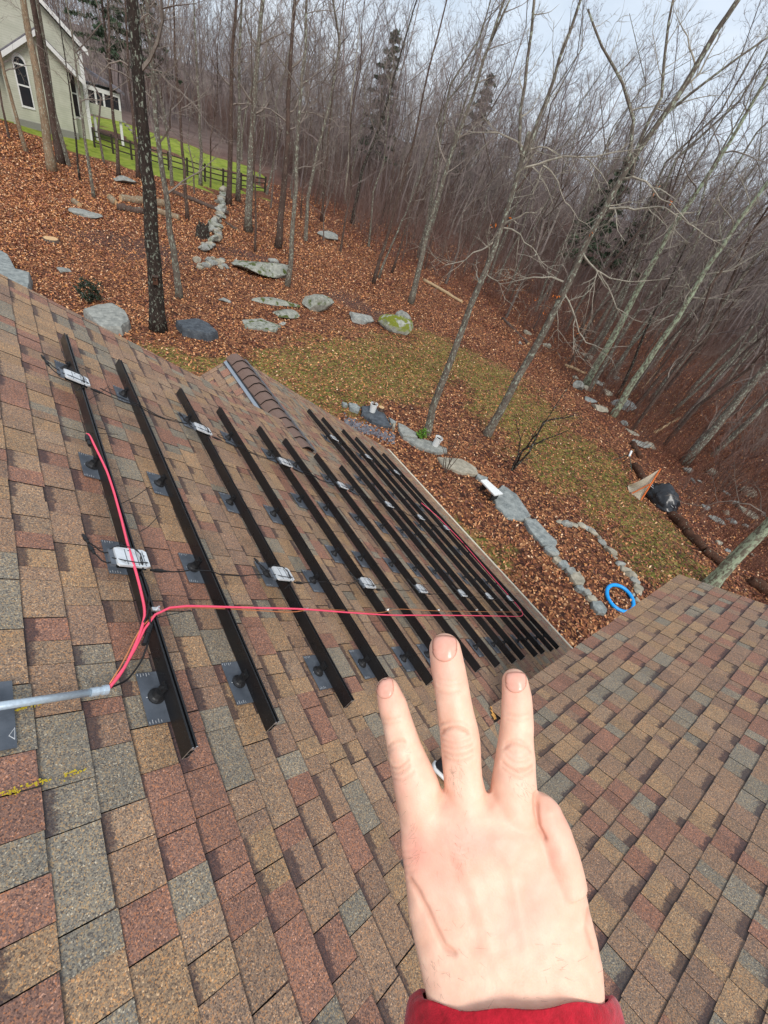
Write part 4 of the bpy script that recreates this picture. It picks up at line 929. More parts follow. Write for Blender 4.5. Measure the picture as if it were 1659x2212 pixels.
tree([(388, 643), (375, 540), (362, 440), (345, 330), (332, 200), (318, 0)], 17, 14, M_BRG, 'slender grey trunk just behind the thick dark tree', 2, start=.3, extra=[(h2([(690, 500), (740, 560), (800, 620)]), 3)], group=TG)
tree([(620, 618), (630, 520), (640, 400), (650, 200), (662, 0)], 13, 16, M_BRG, 'straight lichened trunk rising from the mossy outcrop', 3, start=.35, extra=[(h2([(1290, 490), (1330, 485), (1400, 510), (1440, 520)]), 3)], group=TG)
tree([(600, 535), (612, 420), (622, 250), (637, 0)], 17, 17, M_BRB, 'dark brown trunk behind the lichened outcrop tree', 4, group=TG)
tree([(537, 500), (542, 323), (554, 144), (568, 0)], 19, 18, M_BRG, 'sturdy grey trunk with a broken limb near the fence corner', 5, extra=[(h2([(1100, 220), (1150, 180), (1210, 150), (1225, 140)]), 4), (h2([(1110, 500), (1150, 495), (1200, 510)]), 3)], group=TG)
tree([(493, 442), (499, 288), (502, 115), (511, 0)], 14, 18, M_BRB, 'dark trunk standing over the stone wall', 6, group=TG)
tree([(514, 436), (517, 173), (522, 0)], 11, 18, M_BRG, 'thinner grey trunk close behind the stone wall tree', 7, group=TG)
tree([(113, 368), (98, 270), (80, 160), (50, 0)], 21, 17, M_BRT, 'tan barked trunk of the pair in front of the neighbour house', 8, M_TWIGP, .5, group=TG)
tree([(133, 354), (112, 240), (95, 150), (70, 0)], 19, 17, M_BRB, 'darker trunk of the pair in front of the neighbour house', 9, M_TWIG, .5, group=TG)
tree([(57, 328), (35, 250), (10, 160), (-15, 60)], 9, 12, M_BRT, 'slim tan trunk by the uprooted bank', 10, group=TG)
tree([(203, 427), (188, 330), (172, 200), (150, 40)], 8, 12, M_BRG, 'slim grey tree in the leaves below the neighbour lawn', 11, nl=10, group=TG)
tree([(173, 390), (160, 270), (140, 120)], 5, 10, M_BRD, 'thin dark sapling left of the slim grey tree', 12, nl=9, L=2, group=TG)
tree([(256, 380), (245, 260), (235, 130), (232, 0)], 9, 13, M_BRB, 'dark slim tree in front of the neighbour porch', 13, nl=10, group=TG)
tree([(298, 385), (288, 250), (275, 80), (270, 0)], 9, 14, M_BRB, 'brown slim tree left behind the thick dark trunk', 14, nl=10, group=TG)
tree([(405, 474), (398, 360), (385, 200), (375, 0)], 9, 14, M_BRB, 'slim brown tree uphill of the slender grey trunk', 15, nl=10, group=TG)
tree([(433, 400), (435, 330), (425, 150)], 9, 14, M_BRG, 'grey tree standing inside the split rail fence', 16, nl=9, group=TG)
tree([(552, 545), (552, 430), (545, 250)], 6, 11, M_BRB, 'thin pole tree in front of the sturdy grey trunk', 17, nl=8, L=2, group=TG)
tree([(887, 655), (910, 560), (929, 480), (994, 280), (1044, 130), (1089, 0)], 15, 18, M_BRG, 'leaning grey tree at the corner where lawn meets thicket', 18, nl=14, group=TG, lead=[([(1060, 90), (1120, -40)], 6, 3)])
tree([(806, 612), (840, 500), (880, 360), (926, 150), (965, 0)], 9, 17, M_BRB, 'slender dark tree of a twin stem at the wood edge', 19, nl=11, group=TG)
tree([(818, 600), (850, 520), (888, 430), (925, 330)], 6, 10, M_BRG, 'short mossy stem of the twin at the wood edge', 20, nl=8, L=2, group=TG)
tree([(761, 484), (782, 369), (833, 230), (874, 86), (900, 0)], 9, 18, M_BRD, 'dark forked tree deeper in the wood', 21, group=TG)
tree([(695, 478), (707, 346), (725, 150), (742, 0)], 7, 16, M_BRB, 'thin dark tree left of the dark forked one', 22, nl=10, group=TG)
tree([(744, 440), (756, 300), (770, 120)], 6, 15, M_TWIGP, 'pale thin trunk in the wood', 23, nl=9, group=TG)
tree([(846, 590), (880, 480), (905, 400)], 6, 12, M_BRB, 'dark pole just right of the twin stem', 24, nl=8, group=TG)
tree([(922, 938), (935, 880), (989, 737), (1049, 585), (1089, 475), (1118, 380), (1128, 340)], 19, 9.2, M_BRG, 'crooked grey oak rooted at the border slabs', 30, M_TWIGP, .5, 5, 1.8, tip=.62, group=TG,
     lead=[([(1128, 340), (1122, 310), (1124, 240), (1139, 130), (1154, 0), (1160, -60)], 10, 5), ([(1128, 345), (1149, 300), (1179, 220), (1209, 125), (1254, 0), (1280, -60)], 11, 5)],
     extra=[(cz(k), w_) for k, w_ in (([(235, 240), (330, 215), (420, 185), (500, 170), (590, 175), (660, 235), (720, 310), (740, 360)], 5), ([(590, 175), (700, 160), (850, 135), (940, 115)], 3.2), ([(345, 235), (330, 300), (290, 390), (180, 410)], 3.2), ([(350, 225), (400, 260), (440, 320), (465, 400), (510, 460), (560, 540), (640, 600)], 3.6), ([(265, 130), (330, 115), (420, 145), (450, 170)], 4), ([(110, 585), (220, 625), (290, 700), (340, 780), (440, 840)], 4), ([(215, 625), (200, 740), (185, 850)], 2.6), ([(60, 670), (0, 710), (-100, 770), (-200, 790)], 4), ([(20, 855), (80, 900), (125, 945)], 3), ([(240, 120), (150, 60), (20, 30), (-100, 20)], 4))],
     leaves=cz([(150, 535), (130, 560), (40, 590)]))
tree([(1052, 940), (1080, 890), (1164, 737), (1229, 610), (1309, 445), (1354, 365), (1409, 285), (1479, 185), (1549, 65), (1594, 0)], 20, 17, M_BRG, 'tall leaning grey oak in the middle of the lawn', 31, M_TWIGP, .62, 8, 2.6, tip=.5, group=TG,
     lead=[([(1354, 368), (1362, 320), (1369, 260), (1345, 180), (1300, 100), (1270, 20)], 9, 4), ([(1370, 340), (1384, 300), (1429, 210), (1444, 50), (1462, -40)], 10, 4), ([(1400, 300), (1440, 245), (1540, 165), (1659, 80)], 8, 4)],
     extra=[(cz(k), w_) for k, w_ in (([(735, 475), (800, 470), (880, 482), (960, 470), (1060, 470), (1170, 500), (1250, 490)], 5.5), ([(730, 460), (850, 435), (930, 425)], 3), ([(775, 480), (730, 560), (690, 590)], 3), ([(1130, 500), (1110, 580), (1060, 690)], 3), ([(820, 300), (870, 290), (950, 320), (1000, 380), (1050, 430), (1120, 480), (1190, 560), (1240, 540)], 5), ([(1190, 560), (1260, 600), (1350, 660), (1420, 700)], 2.8), ([(585, 740), (620, 790), (665, 835), (740, 880), (850, 900), (950, 895), (1090, 880)], 5), ([(670, 835), (650, 900), (640, 1000), (640, 1080)], 3), ([(680, 840), (730, 930), (780, 1060), (850, 1110), (930, 1150)], 3.4), ([(470, 900), (400, 870), (300, 870), (200, 890), (100, 905)], 4), ([(460, 960), (500, 1010), (540, 1110), (560, 1190), (600, 1250), (700, 1290), (850, 1270)], 4.5), ([(440, 990), (440, 1120), (445, 1220)], 2.6), ([(540, 1110), (530, 1200), (530, 1300)], 2.8))],
     leaves=cz([(430, 975), (450, 985), (635, 630), (1015, 355), (1080, 440), (350, 1080), (575, 1180), (300, 1010)]))
tree([(1263, 833), (1310, 754), (1351, 679), (1377, 627), (1444, 505), (1488, 441), (1537, 367), (1578, 304), (1659, 165)], 18, 18, M_BRL, 'lichened trunk rising from the stones at the thicket edge', 32, M_TWIG, .4, group=TG)
tree([(1324, 899), (1369, 823), (1414, 757), (1462, 690), (1522, 586), (1600, 471), (1659, 393)], 17, 17, M_BRL, 'pale lichened tree beside the big blue grey thicket stone', 33, M_TWIGP, .35, group=TG, extra=[(cz([(1210, 990), (1300, 1000), (1400, 995)]), 4), (cz([(1110, 1090), (1060, 1110), (1000, 1130)]), 3)])
tree([(1331, 858), (1365, 790), (1392, 720)], 8, 10, M_BRD, 'thin dark trunk between the two lichened trees', 34, nl=10, group=TG)
tree([(1404, 868), (1479, 773), (1554, 668), (1659, 520)], 13, 16, M_BRG, 'grey tree in the brush behind the big thicket stone', 35, group=TG)
tree([(1436, 843), (1529, 728), (1620, 610)], 9, 15, M_BRB, 'slim brown tree behind the grey brush tree', 36, group=TG)
tree([(1476, 1002), (1560, 905), (1659, 788), (1760, 660)], 21, 16, M_BRG, 'stout grey trunk leaning over the brush right of the net', 37, group=TG)
tree([(1530, 1268), (1570, 1225), (1659, 1135), (1780, 1010), (1900, 880)], 31, 15, M_BRL, 'thick trunk covered in pale green lichen by the roof corner', 38, start=.5, group=TG, extra=[([c5(1640, 715), c5(1600, 640), c5(1500, 570), c5(1330, 535), c5(1120, 570), c5(880, 545), c5(790, 490)], 3)])
# small shrubs
def shrub(name, pix_stems, w, label, seed, cat, mat=M_BRB, sub=5):
    rr = np.random.default_rng(seed); P0 = on_ground(pix_stems[0][0]); n_ = np.array([P0[0], P0[1], 0]) / np.hypot(P0[0], P0[1]); o = empty(name, P0, label, cat); m = MB()
    for st in pix_stems:
        Q = wig(np.array([P0] + [on_plane(k, P0, n_) for k in st[1:]]), rr, .04, 1); rd = np.linspace(w, w * .25, len(Q)) * proj(P0)[2] / FPX / 2; m.tube(Q, rd, 6, False)
        for k in range(sub):
            i = rr.integers(1, len(Q)); tg = Q[i] - Q[i - 1]; grow(m, rr, Q[i], tg / np.linalg.norm(tg) + rr.normal(0, .6, 3), rr.uniform(.4, 1.0), rd[i] * .6, 1, .1, .2, 4, 3, 3)
    m.build("stems", mat, o); return o
shrub("sapling", [c4([(550, 830), (580, 760), (640, 690), (700, 610), (830, 410)]), c4([(550, 830), (580, 765), (590, 690), (570, 610)]), c4([(550, 830), (600, 735), (700, 690), (800, 650)]), c4([(550, 830), (690, 615), (760, 600), (820, 590)])], 5, 'small dark leaning sapling in the leaves beside the lawn', 41, 'sapling', M_BRD)
shrub("shrub", [c4([(265, 840), (290, 740), (330, 600)]), c4([(265, 840), (300, 760), (420, 600)]), c4([(265, 840), (280, 720), (280, 620)]), c4([(265, 840), (320, 770), (400, 700)]), c4([(265, 840), (262, 760), (240, 700)])], 2.2, 'leafless twiggy shrub growing in front of the pale slab', 42, 'shrub', M_BRB, 4)
# holly bush, fern clump
def leafy(name, p, size, hh, n, col, label, seed, cat):
    P = on_ground(p); rr = np.random.default_rng(seed); o = empty(name, P, label, cat); m = MB()
    for k in range(8):
        an = k * .8; m.tube([P, P + [math.cos(an) * size * .3, math.sin(an) * size * .3, hh * .7]], [.012, .006], 4)
    m.build("stems", M_BRB, o); m = MB()
    for k in range(n):
        v = rr.normal(size=3); v /= np.linalg.norm(v); v *= rr.uniform(.35, 1) ** .5; leafcard(m, P + v * [size / 2, size / 2, hh / 2] * (1 + .25 * math.sin(7 * v[0] + 5 * v[2])) + [0, 0, hh * .55], rr, rr.uniform(.035, .065))
    m.build("foliage", col, o)
leafy("holly_bush", (197, 652), .95, .85, 900, plain("dark_holly_leaf", lin((34, 52, 32)), .4, .5, var=.3), 'small dark evergreen bush in the leaves above the roof rake', 51, 'bush')
leafy("fern", cf([(1345, 590)])[0], .45, .4, 160, plain("bright_fern", lin((92, 136, 40)), .6, .3, var=.2), 'bright green fern clump at the foot of the crooked oak', 52, 'fern')
# bird box on the dark tree
i = int(np.argmin(np.abs(T1[:, 2] - on_plane((333, 580), T1[0], np.array([T1[0][0], T1[0][1], 0]) / np.hypot(T1[0][0], T1[0][1]))[2]))); vd = -np.array([T1[i][0], T1[i][1], 0]); vd /= np.linalg.norm(vd); sd_ = np.array([-vd[1], vd[0], 0])
P = T1[i] + vd * (R1[i] + .005); t = empty("bird_box", P, 'small brown box nailed to the thick dark trunk', 'bird box'); m = MB(); m.box(P - sd_ * .09 - [0, 0, .14], sd_ * .18, vd * .14, (0, 0, .28)); m.build("body", M_LOGB, t)
m = MB(); m.box(P - sd_ * .11 + [0, 0, .145], sd_ * .22, vd * .19, (0, 0, .02)); m.build("lid", M_BRB, t); m = MB(); m.tube([P + vd * .141 + [0, 0, .03], P + vd * .144 + [0, 0, .03]], .025, 10); m.build("entrance", M_HOLE, t)

# ---- wood behind: prototypes copied as single trees, then the far mass
def proto(seed, H, r0, tw, nl, depth, kids, L, start=.3, mat=M_BRB):
    rr = np.random.default_rng(seed); n = 7; T = np.array([[0, 0, -.3]] + [[rr.normal(0, .22) * k ** .8, rr.normal(0, .22) * k ** .8, H * k / n] for k in range(1, n + 1)]); TR = r0 * np.linspace(1, .16, n + 1); TR[0] *= 1.3
    m = MB(); m.tube(T, TR, 7, True); c_ = MB(); crown(c_, rr, T, TR, start, nl, L, depth, kids=kids, sides=3, rmin=.012); return m, c_
M_BRM = bark_mat("wood_bark", (78, 68, 64), (124, 110, 102), .3)
PRO = [proto(500 + k, [17, 15, 19, 13, 16, 18][k], [.095, .075, .13, .055, .09, .11][k], M_TWIGD, [26, 24, 30, 20, 26, 26][k], 2, 6, [3.2, 2.8, 3.8, 2.4, 3.6, 3.2][k], [.22, .15, .28, .12, .2, .3][k]) for k in range(6)]
rr = np.random.default_rng(77); spots = []
keep = [on_ground(p)[:2] for p in [(342, 715), (1052, 940), (922, 938)]]
def zone(x, y):
    """True where the wood stands"""
    bm = float(brush_mask(np.array([x]), np.array([y]))[0]); R = math.hypot(x, y)
    return bm > .5
tries = 0
while len(spots) < 118 and tries < 9000:
    tries += 1; u, v = rr.uniform(440, 1700), rr.uniform(330, 1000); hz = -9.9 + .3594 * u
    if v < hz + 60: continue
    P = on_ground((u, v)); R = math.hypot(P[0], P[1])
    if R > 78 or not zone(P[0], P[1]) or P[1] < -4: continue
    if u < 720 and v > 470: continue
    if any(math.hypot(P[0] - a, P[1] - b) < 1.5 for a, b in spots): continue
    if float(mask(np.array([P[0]]), np.array([P[1]]), LAWN)[0]) > .2: continue
    spots.append((P[0], P[1]))
# a few in the open belt between yard and neighbour
for u, v in ((20, 300), (150, 360), (225, 352), (330, 392), (372, 402), (420, 420), (455, 405), (575, 420), (585, 450), (650, 470), (660, 520), (700, 520), (735, 545), (560, 400), (630, 430), (680, 440)): spots.append(tuple(on_ground((u, v))[:2]))
built = {}
LMK = [(k, on_ground(p_)[:2]) for k, p_ in (('stone wall end', (483, 425)), ('fence corner', (565, 416)), ('long fallen trunk', (480, 462)), ('sturdy grey trunk', (537, 500)), ('twin stem', (812, 606)), ('dark forked tree', (761, 484)), ('leaning grey corner tree', (887, 655)), ('pale barkless trunk', (955, 630)), ('first lichened trunk', (1263, 833)), ('big blue grey thicket stone', (1342, 880)), ('stout leaning trunk', (1476, 1002)), ('brown fallen trunk', (1110, 715)), ('neighbour porch', (262, 300)), ('pale thin trunk', (744, 440)), ('brush stones past the tarp', (1600, 1050)), ('pale fallen pole', c8(1480, 1130)), ('slim brown brush tree', (1436, 843)))]
def WHERE(x, y):
    k = min(LMK, key=lambda l_: math.hypot(l_[1][0] - x, l_[1][1] - y)); dd = math.hypot(k[1][0] - x, k[1][1] - y)
    return ('close to the ' if dd < 5 else 'in the wood behind the ') + k[0]
KIND = ['tall brown', 'mid sized grey', 'tallest stout', 'short slim', 'wide crowned', 'straight high']
for k, (x, y) in enumerate(spots):
    j = k % 6; base = np.array([x, y, float(gh(x, y))]); lb = '%s bare tree %s' % (KIND[j], WHERE(x, y))
    if j not in built:
        o = empty("tree", base, lb, 'tree', 'bare trees of the wood'); tm, cm = PRO[j]; parts = []
        for nm, mm, mt in (("trunk", tm, [M_BRM, M_BRB, M_BRG][j % 3]), ("crown", cm, [M_TWIGD, M_TWIG][j % 2])):
            me_ = bpy.data.meshes.new(nm); me_.from_pydata(np.concatenate(mm.v).tolist(), [], mm.f); me_.materials.append(mt); me_.update(); c_ = bpy.data.objects.new(nm, me_); SC.collection.objects.link(c_); c_.parent = o; parts.append(c_)
        built[j] = parts
    else:
        o = empty("tree", base, lb, 'tree', 'bare trees of the wood')
        for src in built[j]: c_ = src.copy(); SC.collection.objects.link(c_); c_.parent = o
    # the wood leans a little out over the yard
    o.rotation_euler = (rr.normal(-.02, .035), rr.normal(.03, .035), rr.uniform(0, 6.28)); s_ = rr.uniform(.75, 1.15); o.scale = (s_, s_, s_)
# far wood: one mass of instanced trees
def big_mesh(name, V, F, mat, **kw):
    me_ = bpy.data.meshes.new(name); n, k = F.shape; me_.vertices.add(len(V)); me_.vertices.foreach_set('co', V.astype(np.float32).ravel()); me_.loops.add(n * k); me_.loops.foreach_set('vertex_index', F.astype(np.int32).ravel()); me_.polygons.add(n); me_.polygons.foreach_set('loop_start', np.arange(0, n * k, k, dtype=np.int32)); me_.update(calc_edges=True)
    me_.materials.append(mat); o_ = bpy.data.objects.new(name, me_); SC.collection.objects.link(o_); return tag(o_, **kw)
q = NT("hazed_far_bark"); p = q.pos(); oi = q.rnd(); M_FAR = q.fin(q.mix(1.0, q.ramp(q.noise(p, .12, 4), [(.3, lin((116, 102, 100))), (.55, lin((136, 124, 120))), (.75, lin((150, 142, 132)))]), q.ramp(oi, [(0, (.7,) * 3), (1, (1.2,) * 3)]), 'MULTIPLY'), .9, .1)  # bark colour lightened and greyed to stand in for distance haze
def src_obj(name, mats, meshes):
    V, F, mi, off = [], [], [], 0
    for k, mm_ in enumerate(meshes):
        v = np.concatenate(mm_.v); V.append(v); F += [tuple(i + off for i in f) for f in mm_.f]; mi += [k] * len(mm_.f); off += len(v)
    me_ = bpy.data.meshes.new(name); me_.from_pydata(np.concatenate(V).tolist(), [], F)
    for mt in mats: me_.materials.append(mt)
    me_.polygons.foreach_set('material_index', mi); me_.update(); return bpy.data.objects.new(name, me_)
def instancer(name, pts, objs, smin, smax, tilt, label, cat, seed):
    col_ = bpy.data.collections.new(name + "_kinds")
    for o_ in objs: col_.objects.link(o_)
    me_ = bpy.data.meshes.new(name); me_.from_pydata([tuple(k) for k in pts], [], []); o_ = bpy.data.objects.new(name, me_); SC.collection.objects.link(o_); tag(o_, label, cat, None, 'stuff')
    ng = bpy.data.node_groups.new(name, 'GeometryNodeTree'); ng.interface.new_socket("Geometry", in_out='INPUT', socket_type='NodeSocketGeometry'); ng.interface.new_socket("Geometry", in_out='OUTPUT', socket_type='NodeSocketGeometry')
    N = ng.nodes.new; L_ = ng.links.new; gi, go = N('NodeGroupInput'), N('NodeGroupOutput'); ci = N('GeometryNodeCollectionInfo'); ci.inputs['Collection'].default_value = col_; ci.inputs['Separate Children'].default_value = True; ci.inputs['Reset Children'].default_value = True
    ip_ = N('GeometryNodeInstanceOnPoints'); ip_.inputs['Pick Instance'].default_value = True; L_(gi.outputs[0], ip_.inputs['Points']); L_(ci.outputs[0], ip_.inputs['Instance'])
    r1_ = N('FunctionNodeRandomValue'); r1_.data_type = 'FLOAT_VECTOR'; r1_.inputs[0].default_value = (-tilt, -tilt, 0); r1_.inputs[1].default_value = (tilt, tilt, 6.28); r1_.inputs['Seed'].default_value = seed; L_(r1_.outputs[0], ip_.inputs['Rotation'])
    r2_ = N('FunctionNodeRandomValue'); r2_.data_type = 'FLOAT'; r2_.inputs[2].default_value = smin; r2_.inputs[3].default_value = smax; r2_.inputs['Seed'].default_value = seed + 1; L_(r2_.outputs[1], ip_.inputs['Scale'])
    L_(ip_.outputs[0], go.inputs[0]); md_ = o_.modifiers.new("scatter", 'NODES'); md_.node_group = ng; return o_
SRC = [src_obj("far_tree_kind", [M_FAR, M_FAR], PRO[k]) for k in range(6)]
pts = []
while len(pts) < 3200:
    ang = rr.uniform(-.45, 1.85); R = math.sqrt(rr.uniform(64 ** 2, 230 ** 2)) if rr.random() < .65 else rr.uniform(62, 110); x, y = R * math.cos(ang), R * math.sin(ang)
    if 44 < y < 84 and -14 < x < 27 and R < 88: continue
    pts.append((x, y, float(gh(x, y))))
instancer("far_wood", pts, SRC, .7, 1.15, .05, 'dense leafless wood on the slope behind', 'wood', 3)
# understorey: whippy saplings filling the wood
def whip(seed):
    rr2 = np.random.default_rng(seed); m = MB()
    for k in range(7):
        an = k * .9 + rr2.normal(0, .3); b = np.array([math.cos(an) * .5, math.sin(an) * .5, -.1]) * rr2.uniform(.2, 1.4); grow(m, rr2, b, np.array([rr2.normal(0, .25), rr2.normal(0, .25), 1.0]), rr2.uniform(1.8, 5.0), rr2.uniform(.010, .022), 1, .45, .2, 8, 11, 3)
    return m
q = NT("sapling_bark"); p = q.pos(); M_WHIP = q.fin(q.mix(1.0, q.ramp(q.noise(p, .3, 4), [(.3, lin((100, 74, 68))), (.6, lin((126, 106, 98))), (.75, lin((140, 128, 116)))]), q.ramp(q.rnd(), [(0, (.7,) * 3), (1, (1.15,) * 3)]), 'MULTIPLY'), .9, .1)
WS = [src_obj("sapling_kind", [M_WHIP], [whip(800 + k)]) for k in range(4)]
bx_, by_ = rr.uniform(5, 150, 26000), rr.uniform(-30, 150, 26000); ok = (brush_mask(bx_, by_) > .75) & (mask(bx_, by_, LAWN) < .1) & ~((by_ > 42) & (bx_ < 27)); ok &= rr.random(26000) < np.clip(np.hypot(bx_, by_) / 60, .10, 1)
pts = [(a, b, float(gh(a, b))) for a, b in zip(bx_[ok], by_[ok])][:6500]
instancer("understorey", pts, WS, .6, 1.2, .12, 'mauve brown understorey of thin saplings filling the wood', 'undergrowth', 9)
# evergreens showing through
def pine(p, R, H, label, seed):
    d_ = ray(p); ang = math.atan2(d_[1], d_[0]); x, y = R * math.cos(ang), R * math.sin(ang); rr = np.random.default_rng(seed); b = np.array([x, y, float(gh(x, y))]); o = empty("pine_tree", b, label, 'pine tree', 'evergreens in the far wood'); m = MB(); m.tube([b - [0, 0, .3], b + [0, 0, H]], [.22, .04], 7); m.build("trunk", M_BRB, o); m = MB()
    for k in range(42):
        t = .25 + .75 * (k + rr.random()) / 42; an = k * 2.4; Lb = (1.12 - t) * H * .27 * rr.uniform(.7, 1.2); e_ = b + [math.cos(an) * Lb, math.sin(an) * Lb, H * t - .1 * Lb]; s0 = b + [0, 0, H * t]
        for w in range(70):
            u = rr.uniform(.15, 1); Q = s0 + (e_ - s0) * u + rr.normal(0, .16 * (1.3 - u) + .06, 3) * [1, 1, .6]; leafcard(m, Q, rr, rr.uniform(.16, .34))
    m.build("crown", M_PINE, o)
q = NT("pine_needles"); p = q.pos(); M_PINE = q.fin(q.ramp(q.noise(p, 1.2, 4), [(.3, lin((40, 54, 40))), (.7, lin((84, 98, 76)))]), .8, .2)
for i, (p_, R, H, lb) in enumerate((((1300, 470), 62, 13, 'blurred dark evergreen behind the tall leaning oak'), ((812, 300), 82, 17, 'evergreen with a rounded top in the middle of the far wood'), ((1350, 560), 68, 12, 'second dark evergreen low behind the oaks'), ((230, 90), 86, 20, 'greenish evergreen behind the neighbour house'), ((1020, 300), 95, 18, 'distant evergreen left of the oak fork'), ((300, 60), 92, 20, 'tall evergreen at the neighbour lot edge'))): pine(p_, R, H, lb, 900 + i)

# brush: thickets of thin red brown stems
rr = np.random.default_rng(55); V, F, off = [], [], 0; cnt = 0
while cnt < 12000:
    u, v = (rr.uniform(640, 1750), rr.uniform(430, 1420)) if cnt < 6500 else (rr.uniform(1050, 1750), rr.uniform(620, 1420))
    if v < -9.9 + .3594 * u + 75: continue
    P = on_ground((u, v)); 
    if float(brush_mask(P[:1], P[1:2])[0]) < rr.uniform(.35, 1.0): continue
    R = math.hypot(P[0], P[1]); hh = rr.uniform(.4, 1.5) * (1 + .012 * R) * (1 if R > 24 else .55); d_ = rr.normal(0, .42, 2); r_ = rr.uniform(.004, .010) * (1 + R / 60)
    pts = [P, P + [d_[0] * hh * .3, d_[1] * hh * .3, hh * .55], P + [d_[0] * hh, d_[1] * hh, hh * rr.uniform(.75, 1)]]
    for k, q_ in enumerate(pts):
        for s3 in range(3): V.append(q_ + [math.cos(s3 * 2.1) * r_ * (1, .8, .3)[k], math.sin(s3 * 2.1) * r_ * (1, .8, .3)[k], 0])
    for k in range(2):
        for s3 in range(3): F.append((off + k * 3 + s3, off + k * 3 + (s3 + 1) % 3, off + k * 3 + 3 + (s3 + 1) % 3, off + k * 3 + 3 + s3))
    off += 9; cnt += 1
q = NT("brush_stem"); p = q.pos(); M_BRUSH = q.fin(q.ramp(q.noise(p, .5, 4), [(.3, lin((96, 58, 46))), (.5, lin((120, 84, 70))), (.7, lin((108, 92, 84)))]), .9, .1)
big_mesh("brush", np.array(V), np.array(F), M_BRUSH, label='red brown leafless thicket along the wood edge', cat='brush', kind='stuff')
# ------------------------------------------------------------------ fallen leaves and grass
rr = np.random.default_rng(66)
def scatter(n, urange, vrange):
    u = rr.uniform(*urange, n); v = rr.uniform(*vrange, n); ok = v > -9.9 + .3594 * u + 110; u, v = u[ok], v[ok]
    D = (CM @ np.stack([u - CX, v - CY, np.full(len(u), FPX)])).T; t = -HC / D[:, 2]; X_, Y_ = D[:, 0] * t, D[:, 1] * t
    for _ in range(12): t = (gh(X_, Y_) - HC) / D[:, 2]; X_, Y_ = D[:, 0] * t, D[:, 1] * t
    R = np.hypot(X_, Y_); k = R < 60; return X_[k], Y_[k], R[k]
# even in area: thin out the near ones by distance
X_, Y_, R = scatter(900000, (-150, 1850), (200, 1500)); keepp = rr.random(len(X_)) < np.clip((R / 34) ** 2.6, .0, 1) * .9 + .05; X_, Y_, R = X_[keepp], Y_[keepp], R[keepp]
gm = np.zeros(len(X_))
cellm = mask(X_, Y_, GRASS); lawm = mask(X_, Y_, LAWN); drk = mask(X_, Y_, DARK, .8)
wv = .5 + .5 * wob(X_, Y_, 1.4, 2)
ok = (rr.random(len(X_)) > cellm * (.05 + .25 * wv)) & (lawm < .3) & (rr.random(len(X_)) > drk * .45) & ~((X_ < 6.4) & (Y_ < 7)) & ~((X_ < 6.4) & (Y_ < 1))
X_, Y_, R = X_[ok], Y_[ok], R[ok]
if len(X_) > 230000: sel = rr.choice(len(X_), 230000, replace=False); X_, Y_, R = X_[sel], Y_[sel], R[sel]
n = len(X_); s_ = rr.uniform(.026, .058, n) * (1 + np.clip(R - 25, 0, 30) / 40); a = rr.uniform(0, 6.28, n); tx, ty = rr.normal(0, .45, n), rr.normal(0, .45, n); z0 = gh(X_, Y_) + .015 + rr.uniform(0, .035, n)
base = np.array([(-1, 0, 0), (0, .55, .22), (1, 0, .05), (0, -.55, .22)]); V = np.empty((n, 4, 3))
for k in range(4):
    bx, by, bz = base[k]; ux = (bx * np.cos(a) - by * np.sin(a)) * s_; uy = (bx * np.sin(a) + by * np.cos(a)) * s_; V[:, k] = np.stack([X_ + ux, Y_ + uy, z0 + bz * s_ + ux * tx + uy * ty], -1)
F = np.arange(n * 4).reshape(n, 4); F = np.concatenate([F[:, [0, 1, 2]], F[:, [0, 2, 3]]])
pal = np.array([lin(c_) for c_ in ((200, 140, 92), (178, 116, 74), (210, 162, 118), (150, 92, 62), (120, 72, 54), (220, 184, 148), (90, 54, 45), (184, 124, 66))])
pw1 = np.array([.17, .19, .10, .19, .15, .03, .12, .05]); pw2 = np.array([.07, .11, .06, .22, .26, .02, .24, .02])
warm = 1 - smooth(6, 16, X_ - .35 * Y_); ch = np.where(rr.random(n) < warm, rr.choice(8, n, p=pw1), rr.choice(8, n, p=pw2)); col = pal[ch] * rr.uniform(.85, 1.3, (n, 1))
q = NT("fallen_leaf"); at = q.attr('Col'); M_LEAF = q.fin(at.outputs['Color'], .65, .35)
o = big_mesh("leaf_litter", V.reshape(-1, 3), F, M_LEAF, label='orange and brown fallen leaves covering the yard', cat='leaves', kind='stuff')
at = o.data.color_attributes.new('Col', 'FLOAT_COLOR', 'POINT'); at.data.foreach_set('color', np.repeat(np.concatenate([col, np.ones((n, 1))], 1), 4, axis=0).astype(np.float32).ravel())
# grass blades in the green strip
X_, Y_, R = scatter(420000, (250, 1600), (700, 1330)); gmk = mask(X_, Y_, GRASS); patch = .5 + .5 * wob(X_, Y_, 1.1, 5); ok = (rr.random(len(X_)) < gmk * patch ** 2.2) & ~((X_ < 6.6) & (Y_ < 7.2)) & (rr.random(len(X_)) < np.clip((R / 26) ** 2, .1, 1))
X_, Y_, R = X_[ok][:42000], Y_[ok][:42000], R[ok][:42000]; n = len(X_); hh = rr.uniform(.015, .05, n); a = rr.uniform(0, 6.28, n); w = rr.uniform(.006, .012, n); lx, ly = rr.normal(0, .5, n) * hh, rr.normal(0, .5, n) * hh; z0 = gh(X_, Y_)
V = np.stack([np.stack([X_ - np.cos(a) * w, Y_ - np.sin(a) * w, z0], -1), np.stack([X_ + np.cos(a) * w, Y_ + np.sin(a) * w, z0], -1), np.stack([X_ + lx, Y_ + ly, z0 + hh], -1)], 1)
q = NT("grass_blade"); p = q.pos(); M_GRASS = q.fin(q.ramp(q.noise(p, 1.2, 4), [(.3, lin((90, 110, 44))), (.5, lin((128, 142, 60))), (.7, lin((172, 160, 104)))]), .7, .2)
